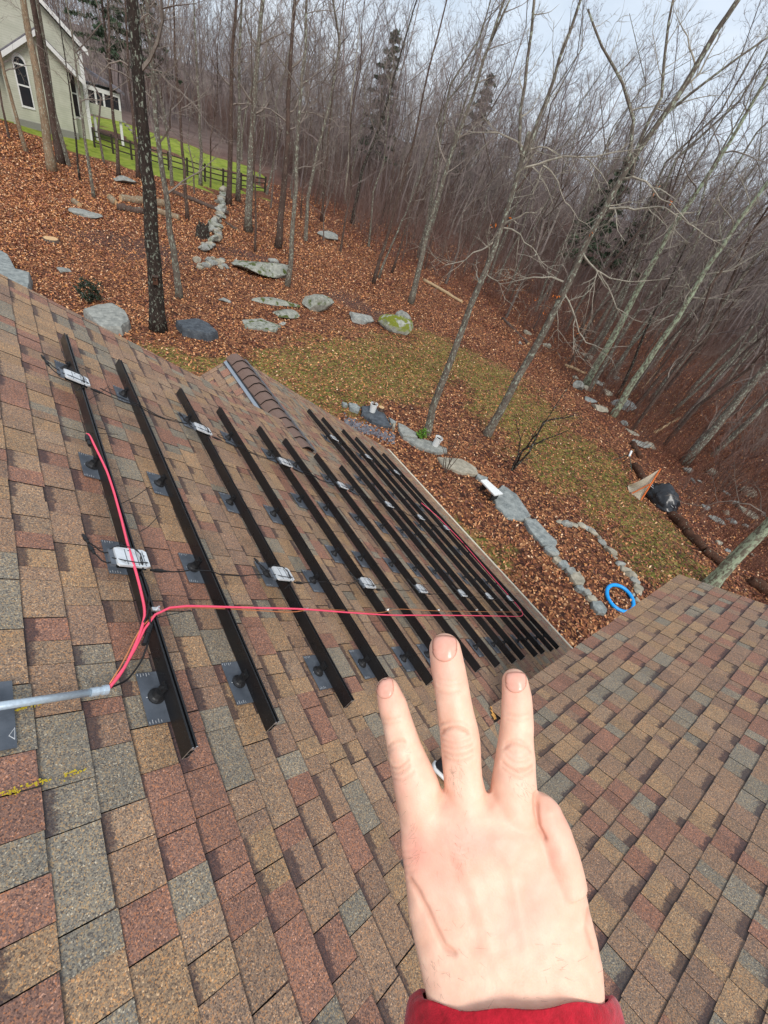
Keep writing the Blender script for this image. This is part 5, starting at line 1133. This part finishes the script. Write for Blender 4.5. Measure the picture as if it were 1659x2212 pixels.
big_mesh("grass", V.reshape(-1, 3), np.arange(n * 3).reshape(n, 3), M_GRASS, label='short mossy grass of the green strip', cat='grass', kind='stuff')

# ------------------------------------------------------------------ neighbour house and fence
M_SAGE = None
q = NT("sage_siding"); p = q.pos(); lap = q.math('FRACT', q.math('MULTIPLY', q.sep(p)[2], 7.0)); nz = q.noise(p, 1.5, 4)
c = q.mix(1.0, q.ramp(nz, [(.3, lin((176, 176, 158))), (.7, lin((194, 193, 176)))]), q.ramp(lap, [(0.0, (.62,) * 3), (.12, (1,) * 3), (1.0, (1.04,) * 3)]), 'MULTIPLY'); q.bump(lap, .6, .02); M_SAGE = q.fin(c, .7, .3)
M_NROOF = plain("grey_far_shingle", lin((112, 108, 114)), .9, .2, var=.25, scale=5); M_GLASS = plain("dark_window_glass", (.02, .024, .03), .08, .6, bump=0); M_FOUND = plain("grey_foundation", lin((134, 132, 124)), .9)
zz = lambda x, y: (x * .1852, y * .1852)
cor = on_ground((202, 304)); nrm = np.array([cor[0] * .35, cor[1], 0]); nrm /= np.linalg.norm(nrm); uu = np.array([nrm[1], -nrm[0], 0])     # facade plane, uu runs right
nh = empty("neighbour_house", cor, 'sage green gabled house beyond the split rail fence', 'house')
def fp(x, y, off=0.0): return on_plane(zz(x, y), cor - nrm * off, nrm)
def onf(P, u=0, z=0, d_=0): return P + uu * u + np.array([0, 0, z]) + nrm * d_
def uz(P): return float((P - cor) @ uu), float(P[2] - cor[2])
def U(u, z, d_=0): return cor + uu * u + np.array([0, 0, z]) + nrm * d_
u_pk, z_pk = uz(fp(405, 351)); u_r, z_r = uz(fp(950, 930)); uc, zc = uz(fp(900, 560)); u_gl, z_gl = uz(fp(20, 660)); u2, z2 = uz(fp(470, 0)); u3, z3 = uz(fp(920, 500))
slope2 = (z2 - z3) / (u3 - u2); pk2u = -9.0; pk2z = z3 + slope2 * (u3 - pk2u)
def wallprism(pts, d0, d1, name, mat, parent=nh):
    m = MB(); A_ = [U(a, b, d0) for a, b in pts]; B_ = [U(a, b, d1) for a, b in pts]; m.prism(B_, A_); return m.build(name, mat, parent)
# main block with the tall gable, then the lower front gable standing proud of it
wallprism([(-17, -1), (0, -1), (0, zc), (pk2u, pk2z - .2), (-17, zc)], .0, 8.0, "wall", M_SAGE)
wallprism([(u_gl - .2, -.6), (u_r - .9, -.6), (u_r - .9, z_r + .5), (u_pk, z_pk - .15), (u_gl - .2, z_gl)], -1.0, -.003, "wall", M_SAGE)
def roofpl(a, b, d0, d1, th=.18, name="roof", mat=M_NROOF): 
    m = MB(); P = [U(a[0], a[1], d0), U(b[0], b[1], d0), U(b[0], b[1], d1), U(a[0], a[1], d1)]; m.prism(P, [k + [0, 0, th] for k in P]) if np.cross((P[1] - P[0]), (P[2] - P[1]))[2] > 0 else m.prism(P[::-1], [k + [0, 0, th] for k in P[::-1]]); return m.build(name, mat, nh)
def rake(a, b, d0, th=.32): m = MB(); v = np.array(U(b[0], b[1], d0)) - U(a[0], a[1], d0); m.box(U(a[0], a[1] - th + .12, d0 - .06), v, -nrm * .05, (0, 0, th)); m.build("rake_trim", M_WHITE, nh)
e2 = (u3 + .5, z3 - slope2 * .5 + .0)
roofpl(e2, (pk2u, pk2z), -.45, 8.4); roofpl((pk2u, pk2z), (-18, zc - .2), -.45, 8.4); rake(e2, (pk2u, pk2z), -.45)
sl1 = (z_pk - z_r) / (u_r - u_pk); r1 = roofpl((u_r, z_r), (u_pk, z_pk), -1.4, 0); roofpl((u_pk, z_pk), (u_gl - .8, z_gl - .4), -1.4, 0); rake((u_r, z_r), (u_pk, z_pk), -1.4); rake((u_pk, z_pk), (u_gl - .8, z_gl - .4), -1.4)
m = MB(); m.box(U(-.22, -.9, -.05), uu * .26, -nrm * .05, (0, 0, zc + .9)); m.build("corner_trim", M_WHITE, nh)
m = MB(); m.box(U(u_gl, -.7, -1.05), uu * (u_r - .9 - u_gl), -nrm * .03, (0, 0, 1.1)); m.build("foundation", M_FOUND, nh)
def window(cx, cy, w, h, d_, arch=False, bars=1):
    """centre and size read in the picture, laid out upright on the facade"""
    P = fp(cx, cy, -d_); uc_, zc_ = uz(P); k_ = .1852 * np.linalg.norm(P - EYE) / FPX * .82; ua, ub = uc_ - w * k_ / 2, uc_ + w * k_ / 2; za, zb = zc_ - h * k_ / 2, zc_ + h * k_ / 2; w_ = ub - ua
    if arch: zb -= w_ * .5
    pts = [(ua, za), (ub, za), (ub, zb)] + ([((ua + ub) / 2 + math.cos(t) * w_ / 2, zb + math.sin(t) * w_ * .62) for t in np.linspace(.3, 2.84, 7)] if arch else []) + [(ua, zb)]
    cu, cz_ = (ua + ub) / 2, (za + zb) / 2; big = [(cu + (a_ - cu) * 1.26, cz_ + (b_ - cz_) * 1.12) for a_, b_ in pts]
    m = MB(); m.prism([U(*k, d_ - .012) for k in big], [U(*k, d_ - .06) for k in big]); f_ = m.build("window", M_WHITE, nh)
    m = MB(); m.prism([U(*k, d_ - .062) for k in pts], [U(*k, d_ - .07) for k in pts]); m.build("pane", M_GLASS, f_)
    for k in range(bars): m = MB(); zz_ = za + (zb - za) * (.52 if bars == 1 else (.5, 1.0)[k]); m.box(U(ua, zz_ - .05, d_ - .072), uu * w_, -nrm * .015, (0, 0, .10)); m.build("sash_bar", M_WHITE, f_)
window(272, 965, 74, 300, -1.0, True, 2); window(820, 1085, 92, 300, -1.0 if u_r - .9 > uz(fp(850, 1085, 1.0))[0] + .6 else 0.0)
# sunroom on posts with stairs
av = lambda k, *pts: sum(uz(fp(*p_, -.6))[k] for p_ in pts) / len(pts)
ua, ub = av(0, (985, 985), (1050, 1330)), av(0, (1390, 1090), (1430, 1420)); zt0, zb0, zw0 = av(1, (985, 985), (1390, 1090)), av(1, (1050, 1330), (1430, 1420)), av(1, (1035, 1200), (1410, 1290))
wallprism([(ua, zb0), (ub, zb0), (ub, zw0), (ua, zw0)], .6, 4.6, "sunroom_wall", M_SAGE); wallprism([(ua, zt0 - .28), (ub, zt0 - .28), (ub, zt0), (ua, zt0)], .6, 4.6, "sunroom_header", M_WHITE)
nb = 4
for k in range(nb + 1): uu0 = ua + (ub - ua - .14) * k / nb; m = MB(); m.box(U(uu0, zw0 + .002, .62), uu * .14, nrm * .1, (0, 0, zt0 - .284 - zw0)); m.build("mullion", M_WHITE, nh)
m = MB(); m.box(U(ua + .1, zw0 + .003, .70), uu * (ub - ua - .2), nrm * .02, (0, 0, zt0 - .29 - zw0)); m.build("sunroom_glass", M_GLASS, nh)
roofpl((ua - .1, zt0 + .9), (ub + .35, zt0 + .02), .2, 4.9)
for k in (.15, .95): m = MB(); m.box(U(ua + (ub - ua) * k - .1, -1.2, .8), uu * .2, nrm * .2, (0, 0, zb0 + 1.195)); m.build("post", M_WHITE, nh)
st = np.linspace(0, 1, 9); m = MB()
for k in st: m.box(U(ub + .05 + k * 2.0, zb0 - .05 - k * (zb0 + .1), .9), uu * .3, nrm * 1.1, (0, 0, .06))
m.build("stairs", plain("grey_weathered_wood", lin((150, 142, 132)), .9), nh)
wallprism([(-24, -1), (u_gl - 2.2, -1), (u_gl - 2.2, 3.0), (-24, 3.0)], -4.0, 0, "garage_wall", M_FOUND); m = MB(); m.box(U(u_gl - 2.45, -.7, -4.05), uu * .3, -nrm * .05, (0, 0, 3.7)); m.build("corner_trim", M_WHITE, nh)
# split rail fence
M_FENCE = plain("dark_fence_wood", lin((64, 58, 50)), .9, .2)
FPX_ = [(205, 318), (245, 332), (285, 345), (325, 356), (365, 368), (405, 380), (443, 392), (482, 402), (520, 410), (545, 413), (572, 416)]
fo = empty("fence", on_ground(FPX_[5]), 'dark three rail wooden fence around the neighbour lawn', 'fence'); FPo = [on_ground(k) for k in FPX_]
for k, P in enumerate(FPo):
    m = MB(); m.cbox(P + [0, 0, .6], (.14, .14, 1.4)); m.build("post", M_FENCE, fo)
    if k + 1 < len(FPo):
        Q = FPo[k + 1]
        for zr in (.35, .75, 1.12): m = MB(); m.tube([P + [0, 0, zr], Q + [0, 0, zr]], .05, 6); m.build("rail", M_FENCE, fo)
# ------------------------------------------------------------------ the photographer's raised hand
from mathutils.bvhtree import BVHTree
def c6(x, y): return 713.2 + .4049 * x, 1316.6 + .4049 * y
def H3(x, y, dep):
    u, v = c6(x, y); return EYE + CM @ (np.array([(u - CX) / FPX, (v - CY) / FPX, 1.0]) * dep)
def mm(wpx, dep): return wpx * .4049 * dep / FPX
VD = CM[:, 2]
def dep_y(y): return float(np.interp(y, [100, 400, 700, 1000, 1230, 1450, 1700, 1900, 2100, 2300, 2600, 3100], [.2345, .229, .2235, .217, .2115, .2065, .199, .192, .185, .178, .168, .152]))
def loft(rings, sides=24, expo=2.0, frame=None):
    """rings: (centre, half width, half thickness); closed ends"""
    Cn = np.array([r_[0] for r_ in rings]); n = len(Cn); T = np.gradient(Cn, axis=0); T /= np.linalg.norm(T, axis=1, keepdims=True)
    V = []; F = []
    for i in range(n):
        sd_ = np.cross(T[i], VD); sd_ /= np.linalg.norm(sd_); ot = np.cross(sd_, T[i])
        if frame is not None: sd_, ot = frame
        for k in range(sides):
            a = k * 2 * math.pi / sides; c_, s_ = math.cos(a), math.sin(a); e = 2 / expo
            V.append(Cn[i] + sd_ * rings[i][1] * np.sign(c_) * abs(c_) ** e + ot * rings[i][2] * np.sign(s_) * abs(s_) ** e)
    for i in range(n - 1):
        for k in range(sides): F.append((i * sides + k, i * sides + (k + 1) % sides, (i + 1) * sides + (k + 1) % sides, (i + 1) * sides + k))
    F += [tuple(range(sides))[::-1], tuple((n - 1) * sides + k for k in range(sides))]; return np.array(V), F
def finger(st, tipround=True, ddep=0.0, th=.86):
    """st: (y, left, right) silhouette stations from the tip down"""
    R = []; y0, l0, r0 = st[0]; w0 = (r0 - l0) / 2
    cx0 = (l0 + r0) / 2; d0 = ((st[2][1] + st[2][2]) / 2 - cx0) / (st[2][0] - y0)
    for t in (.985, .93, .82, .64, .40, .18):
        dy = w0 * 1.02 * t; w = w0 * math.sqrt(max(0, 1 - t * t)); R.append((cx0 - d0 * dy, y0 - dy, w))
    for y, l, r_ in st: R.append(((l + r_) / 2, y, (r_ - l) / 2))
    out = []
    for x, y, w in R: dp = dep_y(y) + ddep + float(np.interp(y, [900, 1050, 1200, 1300], [0, .0012, .0045, .0075])); out.append((H3(x, y, dp), max(mm(w, dp), .0006), max(mm(w, dp) * th, .0006)))
    return out
MID = [(213, 527, 698), (300, 535, 718), (400, 553, 738), (480, 563, 752), (560, 574, 768), (640, 583, 790), (700, 588, 801), (760, 592, 804), (830, 598, 806), (900, 605, 812), (970, 610, 828), (1060, 615, 850), (1180, 600, 860), (1300, 590, 870)]
RIN = [(385, 916, 1056), (450, 916, 1072), (540, 914, 1082), (620, 908, 1083), (700, 898, 1084), (770, 886, 1090), (830, 878, 1094), (900, 866, 1098), (960, 858, 1100), (1050, 850, 1104), (1180, 860, 1110), (1300, 870, 1110)]
IND = [(428, 243, 370), (500, 252, 408), (600, 278, 440), (680, 293, 468), (740, 302, 490), (800, 313, 516), (860, 324, 545), (930, 336, 578), (1000, 348, 600), (1100, 372, 610), (1220, 390, 600)]
PALM = [(985, 372, 1085, .0022), (1020, 358, 1100, .0055), (1060, 362, 1104, .0085), (1105, 370, 1110, .0110), (1160, 381, 1125, .0128), (1230, 390, 1190, .0140), (1320, 397, 1280, .0148), (1430, 414, 1335, .0152), (1550, 430, 1378, .0160), (1700, 446, 1412, .0172), (1850, 478, 1448, .0182), (1980, 508, 1474, .0186), (2080, 530, 1486, .0188), (2160, 548, 1492, .0188), (2240, 560, 1496, .0185), (2300, 575, 1490, .0170)]
PX = (H3(1010, 2200, dep_y(2200)) - H3(760, 1200, dep_y(1200))); PX /= np.linalg.norm(PX)          # axis of the back of the hand and forearm
PO = VD - PX * (VD @ PX); PO /= np.linalg.norm(PO)                                                  # from the back of the hand towards the palm
pk = []
for y, l, r_, th in PALM: dp = dep_y(y) - float(np.interp(y, [1000, 1080, 1250, 1600, 2100], [-.002, -.0065, -.0080, -.006, -.0035])) * -1; pk.append((H3((l + r_) / 2, y, dp) + PO * th, mm((r_ - l) / 2, dp + th * .9), th))
PINK = [(1500, 1268, 104, .002), (1380, 1240, 104, .001), (1280, 1212, 102, .000), (1180, 1182, 98, .000), (1110, 1154, 90, .0005), (1060, 1140, 84, .001), (1022, 1130, 66, .003), (1002, 1126, 42, .005), (995, 1125, 18, .006)]
pp = []
for y, x, w, dd in PINK: dp = dep_y(max(y, 1150)) + dd; pp.append((H3(x, y, dp), mm(w, dp), mm(w, dp) * .95))
VV, FF, off = [], [], 0
for V, F in (loft(finger(MID), 28), loft(finger(RIN), 28), loft(finger(IND), 28), loft(pk, 44, 2.5, (CM[:, 0], PO)), loft(pp, 24)):
    VV.append(V); FF += [tuple(i + off for i in f) for f in F]; off += len(V)
me_ = bpy.data.meshes.new("hand_src"); me_.from_pydata(np.concatenate(VV).tolist(), [], FF); tmp = bpy.data.objects.new("hand_src", me_); SC.collection.objects.link(tmp)
import bmesh
b_ = bmesh.new(); b_.from_mesh(me_); bmesh.ops.recalc_face_normals(b_, faces=b_.faces); b_.to_mesh(me_); b_.free()
md = tmp.modifiers.new("r", 'REMESH'); md.mode = 'VOXEL'; md.voxel_size = .00085
md = tmp.modifiers.new("s", 'SMOOTH'); md.factor = .5; md.iterations = 16
dg = bpy.context.evaluated_depsgraph_get(); ev = tmp.evaluated_get(dg); m2 = ev.to_mesh()
HV = np.empty(len(m2.vertices) * 3, np.float32); m2.vertices.foreach_get('co', HV); HV = HV.reshape(-1, 3).astype(float)
HN = np.empty(len(m2.vertices) * 3, np.float32); m2.vertices.foreach_get('normal', HN); HN = HN.reshape(-1, 3).astype(float)
HF = [tuple(p_.vertices) for p_ in m2.polygons]; ev.to_mesh_clear(); bpy.data.objects.remove(tmp, do_unlink=True)
# fine relief: knuckle folds, tendons, creases
cc = (HV - EYE) @ CM; ux = CX + FPX * cc[:, 0] / cc[:, 2]; uy = CY + FPX * cc[:, 1] / cc[:, 2]; hx = (ux - 713.2) / .4049; hy = (uy - 1316.6) / .4049
front = smooth(.05, .45, -(HN @ VD))
def poly_d(pts):
    best = np.full(len(hx), 1e9); P = np.array(pts, float)
    for a, b in zip(P[:-1], P[1:]):
        ab = b - a; t = np.clip(((hx - a[0]) * ab[0] + (hy - a[1]) * ab[1]) / (ab @ ab), 0, 1); best = np.minimum(best, np.hypot(hx - a[0] - t * ab[0], hy - a[1] - t * ab[1]))
    return best
disp = np.zeros(len(hx)); red = np.zeros(len(hx))
def groove(pts, dpt, w):
    global disp; disp -= dpt * (1.5 if w < 10 else 1.0) * np.exp(-(poly_d(pts) / w) ** 2) * front
def bumpat(x, y, r_, h, rd=0.0, ry=None):
    global disp, red; q_ = np.exp(-(((hx - x) / r_) ** 2 + ((hy - y) / (ry or r_)) ** 2)); disp += h * q_ * front; red += rd * q_
def arc_(x, y, w, sagy, tilt=0): return [(x + w * t, y + sagy * (1 - t * t) + tilt * t) for t in np.linspace(-1, 1, 9)]
# middle finger folds
for y, w, sg, dpt in ((608, 75, -14, .00030), (640, 70, -16, .00040), (672, 66, 22, .00028), (700, 80, 22, .00045), (728, 86, 26, .00045), (760, 88, 30, .00045), (792, 84, 32, .00035)): groove(arc_(668 + (y - 700) * .1, y - sg * .4, w, sg, 4), dpt, 8)
groove(arc_(665, 660, 74, -34), .0005, 9)
for y in (372, 398, 440): groove(arc_(638, y, 62, 12), .00022, 7)
bumpat(668, 700, 62, .0008, .25, 60); bumpat(632, 385, 60, .0003, .1)
# ring finger folds
for y, w, sg, dpt in ((735, 72, -34, .0005), (768, 60, 30, .00022), (800, 66, 34, .00035), (840, 80, 38, .0005), (868, 84, 38, .0003), (715, 66, -30, .0003)): groove(arc_(1000, y - sg * .4, w, sg, 10), dpt, 8)
for y in (555, 585): groove(arc_(998, y, 60, 10), .00022, 7)
bumpat(1000, 790, 60, .0009, .2, 52)
# index folds
for x, y, w, sg, dpt in ((352, 712, 44, -16, .0004), (350, 742, 44, -14, .00025), (372, 800, 40, 18, .0003), (365, 828, 50, 26, .00045), (372, 858, 48, 24, .00035), (385, 890, 60, 26, .0003)): groove(arc_(x, y - sg * .4, w, sg, -16), dpt, 8)
bumpat(358, 782, 44, .0007, .2)
for y in (575, 600): groove(arc_(325, y, 50, 10, -8), .0002, 7)
# knuckles, tendons, skin folds of the back of the hand
bumpat(690, 1230, 120, .0016, .45, 150); bumpat(960, 1270, 110, .0014, .25, 140); bumpat(455, 1230, 80, .0010, .35, 130); bumpat(1230, 1330, 90, .0010, .2, 110)
for k in range(6): groove(arc_(695, 1230 + k * 26, 80 - 6 * k, 26), .00016, 8)
for k in range(4): groove(arc_(420, 1270 + k * 40, 40, 12, -12), .00016, 8)
groove([(425, 1440), (470, 1510), (520, 1610), (570, 1720), (610, 1800), (660, 1835)], .0011, 16)
groove([(735, 1540), (765, 1640), (785, 1730), (790, 1810)], .0005, 44); groove([(905, 1400), (940, 1520), (990, 1620)], .0003, 55); groove([(1010, 1400), (1060, 1520), (1110, 1640)], .00025, 50)
groove([(1098, 985), (1100, 1080), (1110, 1160), (1145, 1222)], .0016, 13); groove([(600, 990), (590, 1080), (560, 1200)], .0004, 40); groove([(850, 975), (850, 1080), (845, 1180)], .0004, 44)
groove([(1385, 1600), (1370, 1700), (1400, 1800)], .0007, 16)
for pts in ([(690, 1320), (760, 1500), (830, 1720), (900, 1950)], [(960, 1360), (1000, 1550), (1040, 1800)]): disp += .0006 * np.exp(-(poly_d(pts) / 36) ** 2) * front
fine = np.array([mnoise.noise(Vector((a * .012, b * .012, 3.1))) for a, b in zip(hx, hy)]); disp += fine * .00035 * front
HV2 = HV + HN * disp[:, None]
for x, y, r_ in ((1000, 1700, 170), (820, 1250, 90), (350, 950, 80), (610, 300, 110), (985, 450, 90), (300, 480, 90), (1190, 1130, 120), (1120, 1500, 160), (640, 1480, 180), (470, 1330, 120)): red += .35 * np.exp(-((hx - x) ** 2 + (hy - y) ** 2) / r_ ** 2)
person = empty("person", H3(1000, 2100, .16), 'person in a red sleeve holding up three fingers over the roof', 'person')
q = NT("skin"); at = q.attr('Col'); p = q.pos(); n1_ = q.noise(p, 90, 4, .6); n2_ = q.noise(p, 900, 3, .6)
rd_ = q.n('ShaderNodeSeparateColor', Color=at.outputs['Color']).outputs[0]
base = q.mix(rd_, q.ramp(n1_, [(.3, lin((236, 184, 156))), (.5, lin((241, 192, 165))), (.7, lin((247, 201, 174)))]), lin((230, 148, 130)))
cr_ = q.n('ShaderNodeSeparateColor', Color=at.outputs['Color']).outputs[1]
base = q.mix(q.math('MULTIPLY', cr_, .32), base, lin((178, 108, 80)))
q.bump(q.math('ADD', q.math('MULTIPLY', q.vor(p, 1100, 'Distance'), .5), n2_), .16, .0006)
M_SKIN = q.fin(base, .46, .4, **{'Subsurface_Weight': .12, 'Subsurface_Radius': (.006, .0022, .0012), 'Subsurface_Scale': 1.0})
ho = mesh_obj("hand", HV2, HF, M_SKIN, person, True)
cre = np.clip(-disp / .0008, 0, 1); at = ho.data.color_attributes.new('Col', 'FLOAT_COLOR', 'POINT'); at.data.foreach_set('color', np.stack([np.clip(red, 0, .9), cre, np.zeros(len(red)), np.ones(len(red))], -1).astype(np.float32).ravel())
bvh = BVHTree.FromPolygons([Vector(v) for v in HV2], HF)
def skin_hit(x, y):
    u, v = c6(x, y); d_ = ray((u, v)); h = bvh.ray_cast(Vector(EYE), Vector(d_).normalized(), 1.0); return (np.array(h[0]), np.array(h[1])) if h[0] is not None else (None, None)
q = NT("finger_nail"); p = q.pos(); M_NAIL = q.fin(q.ramp(q.noise(p, 200, 3), [(.3, lin((226, 160, 138))), (.7, lin((236, 176, 154)))]), .22, .5)
def nail(cx, cy, w, h, tilt, label):
    V, F = [], []; nu, nv = 13, 13; ct, st_ = math.cos(tilt), math.sin(tilt)
    for j in range(nv):
        b = -1 + 2 * j / (nv - 1); wid = (1 - max(0, b - .1) ** 2.6 * .72) * (1 - max(0, -b - .55) ** 2 * .9)
        for i in range(nu):
            a = -1 + 2 * i / (nu - 1); X0, Y0_ = a * wid * w / 2, b * h / 2 + (.06 * h * (a * a) * (-1 if b > 0 else 1)); P, N_ = skin_hit(cx + X0 * ct - Y0_ * st_, cy + X0 * st_ + Y0_ * ct)
            if P is None: P, N_ = skin_hit(cx, cy)
            edge = max(abs(a), abs(b)); V.append(P - VD * (.00055 * (1 - .9 * max(0, edge - .82) / .18)))
    for j in range(nv - 1):
        for i in range(nu - 1): F.append((j * nu + i, j * nu + i + 1, (j + 1) * nu + i + 1, (j + 1) * nu + i))
    o_ = mesh_obj("nail", V, F, M_NAIL, person, True); s_ = o_.modifiers.new("t", 'SOLIDIFY'); s_.thickness = .0004; return o_
nail(610, 208, 128, 138, .02, ''); nail(990, 388, 108, 108, .0, ''); nail(291, 418, 92, 112, -.08, '')
# hairs
rh = np.random.default_rng(12); m = MB()
def hairs(n, x, y, sx, sy, ang, ln):
    for _ in range(n):
        a, b = x + rh.normal(0, sx), y + rh.normal(0, sy); P, N_ = skin_hit(a, b)
        if P is None: continue
        an = ang + rh.normal(0, .6); l = ln * rh.uniform(.5, 1.2); Q, _n = skin_hit(a + math.cos(an) * l, b + math.sin(an) * l)
        if Q is None or np.linalg.norm(Q - P) > .02: continue
        m.tube([P, (P + Q) / 2 + N_ * .0007, Q + N_ * .0008], [.00003, .000026, .000015], 3, False)
hairs(34, 660, 870, 34, 50, 1.2, 42); hairs(26, 1020, 940, 34, 40, .9, 34); hairs(12, 420, 1050, 30, 160, 2.6, 34); hairs(18, 450, 1270, 30, 60, 2.4, 40); hairs(20, 690, 1270, 40, 80, 1.4, 40); hairs(14, 700, 1850, 130, 150, .4, 50); hairs(20, 1150, 1950, 200, 90, -.5, 50); hairs(22, 560, 1980, 40, 80, 1.2, 40)
m.build("hair", plain("arm_hair", lin((86, 60, 42)), .6), person, kind="stuff")
# red sleeve
q = NT("red_fleece"); p = q.pos(); nz = q.noise(p, 260, 4, .7); wv_ = q.noise(p, 18, 3); c = q.ramp(nz, [(.3, lin((150, 8, 26))), (.7, lin((196, 22, 44)))]); q.bump(q.math('ADD', nz, q.math('MULTIPLY', q.noise(p, 1600, 2), .6)), .35, .0015); M_RED = q.fin(c, .85, .2, **{'Sheen_Weight': .3})
ST = [(2132, 1012, 478, .0235), (2112, 1012, 492, .025), (2145, 1014, 512, .027), (2200, 1018, 542, .030), (2300, 1024, 556, .031), (2450, 1032, 575, .032), (2700, 1046, 600, .034), (3100, 1070, 640, .037)]
V, F = [], []; ns = 64; SDV = CM[:, 0]
for i, (y, x, w, ht) in enumerate(ST):
    dp = dep_y(y) - .0062; c_ = H3(x, y, dp) + PO * ht; hw = mm(w, dp + ht)
    for k in range(ns):
        a = k * 2 * math.pi / ns; wr = 1 + (.012 * math.sin(a * 9 + i * .7) + .016 * math.sin(a * 5 + i * 1.6)) * min(1, i / 2.5)
        V.append(c_ + SDV * hw * math.cos(a) * wr + PO * ht * math.sin(a) * wr + PX * (.0010 * math.sin(a * 3 + 1) + .0006 * math.sin(a * 8) + .0055 * math.cos(a) ** 2 + .010 * max(0, math.sin(a))) * (1 if i < 4 else .6))
for i in range(len(ST) - 1):
    for k in range(ns): F.append((i * ns + k, i * ns + (k + 1) % ns, (i + 1) * ns + (k + 1) % ns, (i + 1) * ns + k))
F.append(tuple((len(ST) - 1) * ns + k for k in range(ns)))
so = mesh_obj("sleeve", V, F, M_RED, person, True, label='red fleece cuff'); s_ = so.modifiers.new("sub", 'SUBSURF'); s_.levels = 1; s_.render_levels = 1
# dark shoe on the shingles below
s0, y0 = pixA((966, 1690)); M_SHOE = plain("dark_shoe_leather", lin((34, 34, 40)), .6); M_SOLE = plain("white_shoe_sole", (.75, .75, .74), .5)
ax = SA * .55 - np.array([0, .83, 0]); ax /= np.linalg.norm(ax); sd_ = np.cross(NA, ax); P0 = PA(s0, y0, .015)
def foot(prof, name, mat, parent):
    V, F = [], []; n = 20
    for t, w, zb, zt in prof:
        for k in range(n):
            a = k * 2 * math.pi / n; c_, s_ = math.cos(a), math.sin(a); V.append(P0 + ax * t + sd_ * w * np.sign(c_) * abs(c_) ** .8 + NA * (zb + (zt - zb) * (.5 + .5 * np.sign(s_) * abs(s_) ** .7)))
    for i in range(len(prof) - 1):
        for k in range(n): F.append((i * n + k, i * n + (k + 1) % n, (i + 1) * n + (k + 1) % n, (i + 1) * n + k))
    F += [tuple(range(n))[::-1], tuple((len(prof) - 1) * n + k for k in range(n))]; return mesh_obj(name, V, F, mat, parent, True)
sh = foot([(-.14, .012, .025, .05), (-.13, .035, .022, .10), (-.10, .042, .022, .125), (-.05, .043, .022, .12), (.0, .045, .022, .095), (.06, .05, .022, .075), (.10, .046, .022, .062), (.13, .03, .024, .05), (.14, .01, .026, .04)], "shoe", M_SHOE, person)
foot([(-.148, .012, .0, .024), (-.138, .038, .0, .03), (-.05, .046, .0, .03), (.06, .054, .0, .03), (.11, .048, .0, .036), (.138, .032, .0, .042), (.150, .012, .003, .036)], "sole", M_SOLE, sh)
# oak leaf on the roof
M_DRY = plain("dry_oak_leaf", lin((214, 156, 84)), .8, .2, var=.12, scale=60)
s0, y0 = pixA((1066, 1541), .02); lob = [(-.075, .004), (-.05, .012), (-.042, .034), (-.03, .014), (-.012, .018), (-.002, .044), (.012, .016), (.03, .018), (.042, .038), (.052, .014), (.075, .012), (.085, 0)]; out = lob + [(a, -b) for a, b in lob[::-1][1:]]; th_ = .6; V = []
for a, b in out:
    a2, b2 = a * math.cos(th_) - b * math.sin(th_), a * math.sin(th_) + b * math.cos(th_); V.append(PA(s0 + a2 * 1.15, y0 + b2 * 1.15, .022 + abs(b) * .10 + .004 * math.sin(a * 40)))
V.append(PA(s0, y0, .02)); n = len(out); F = [(i, (i + 1) % n, n) for i in range(n)]; o_ = mesh_obj("oak_leaf", V, F, M_DRY, None, label='dry lobed oak leaf lying in the roof valley by the hand', cat='leaf'); o_.modifiers.new("t", 'SOLIDIFY').thickness = .001
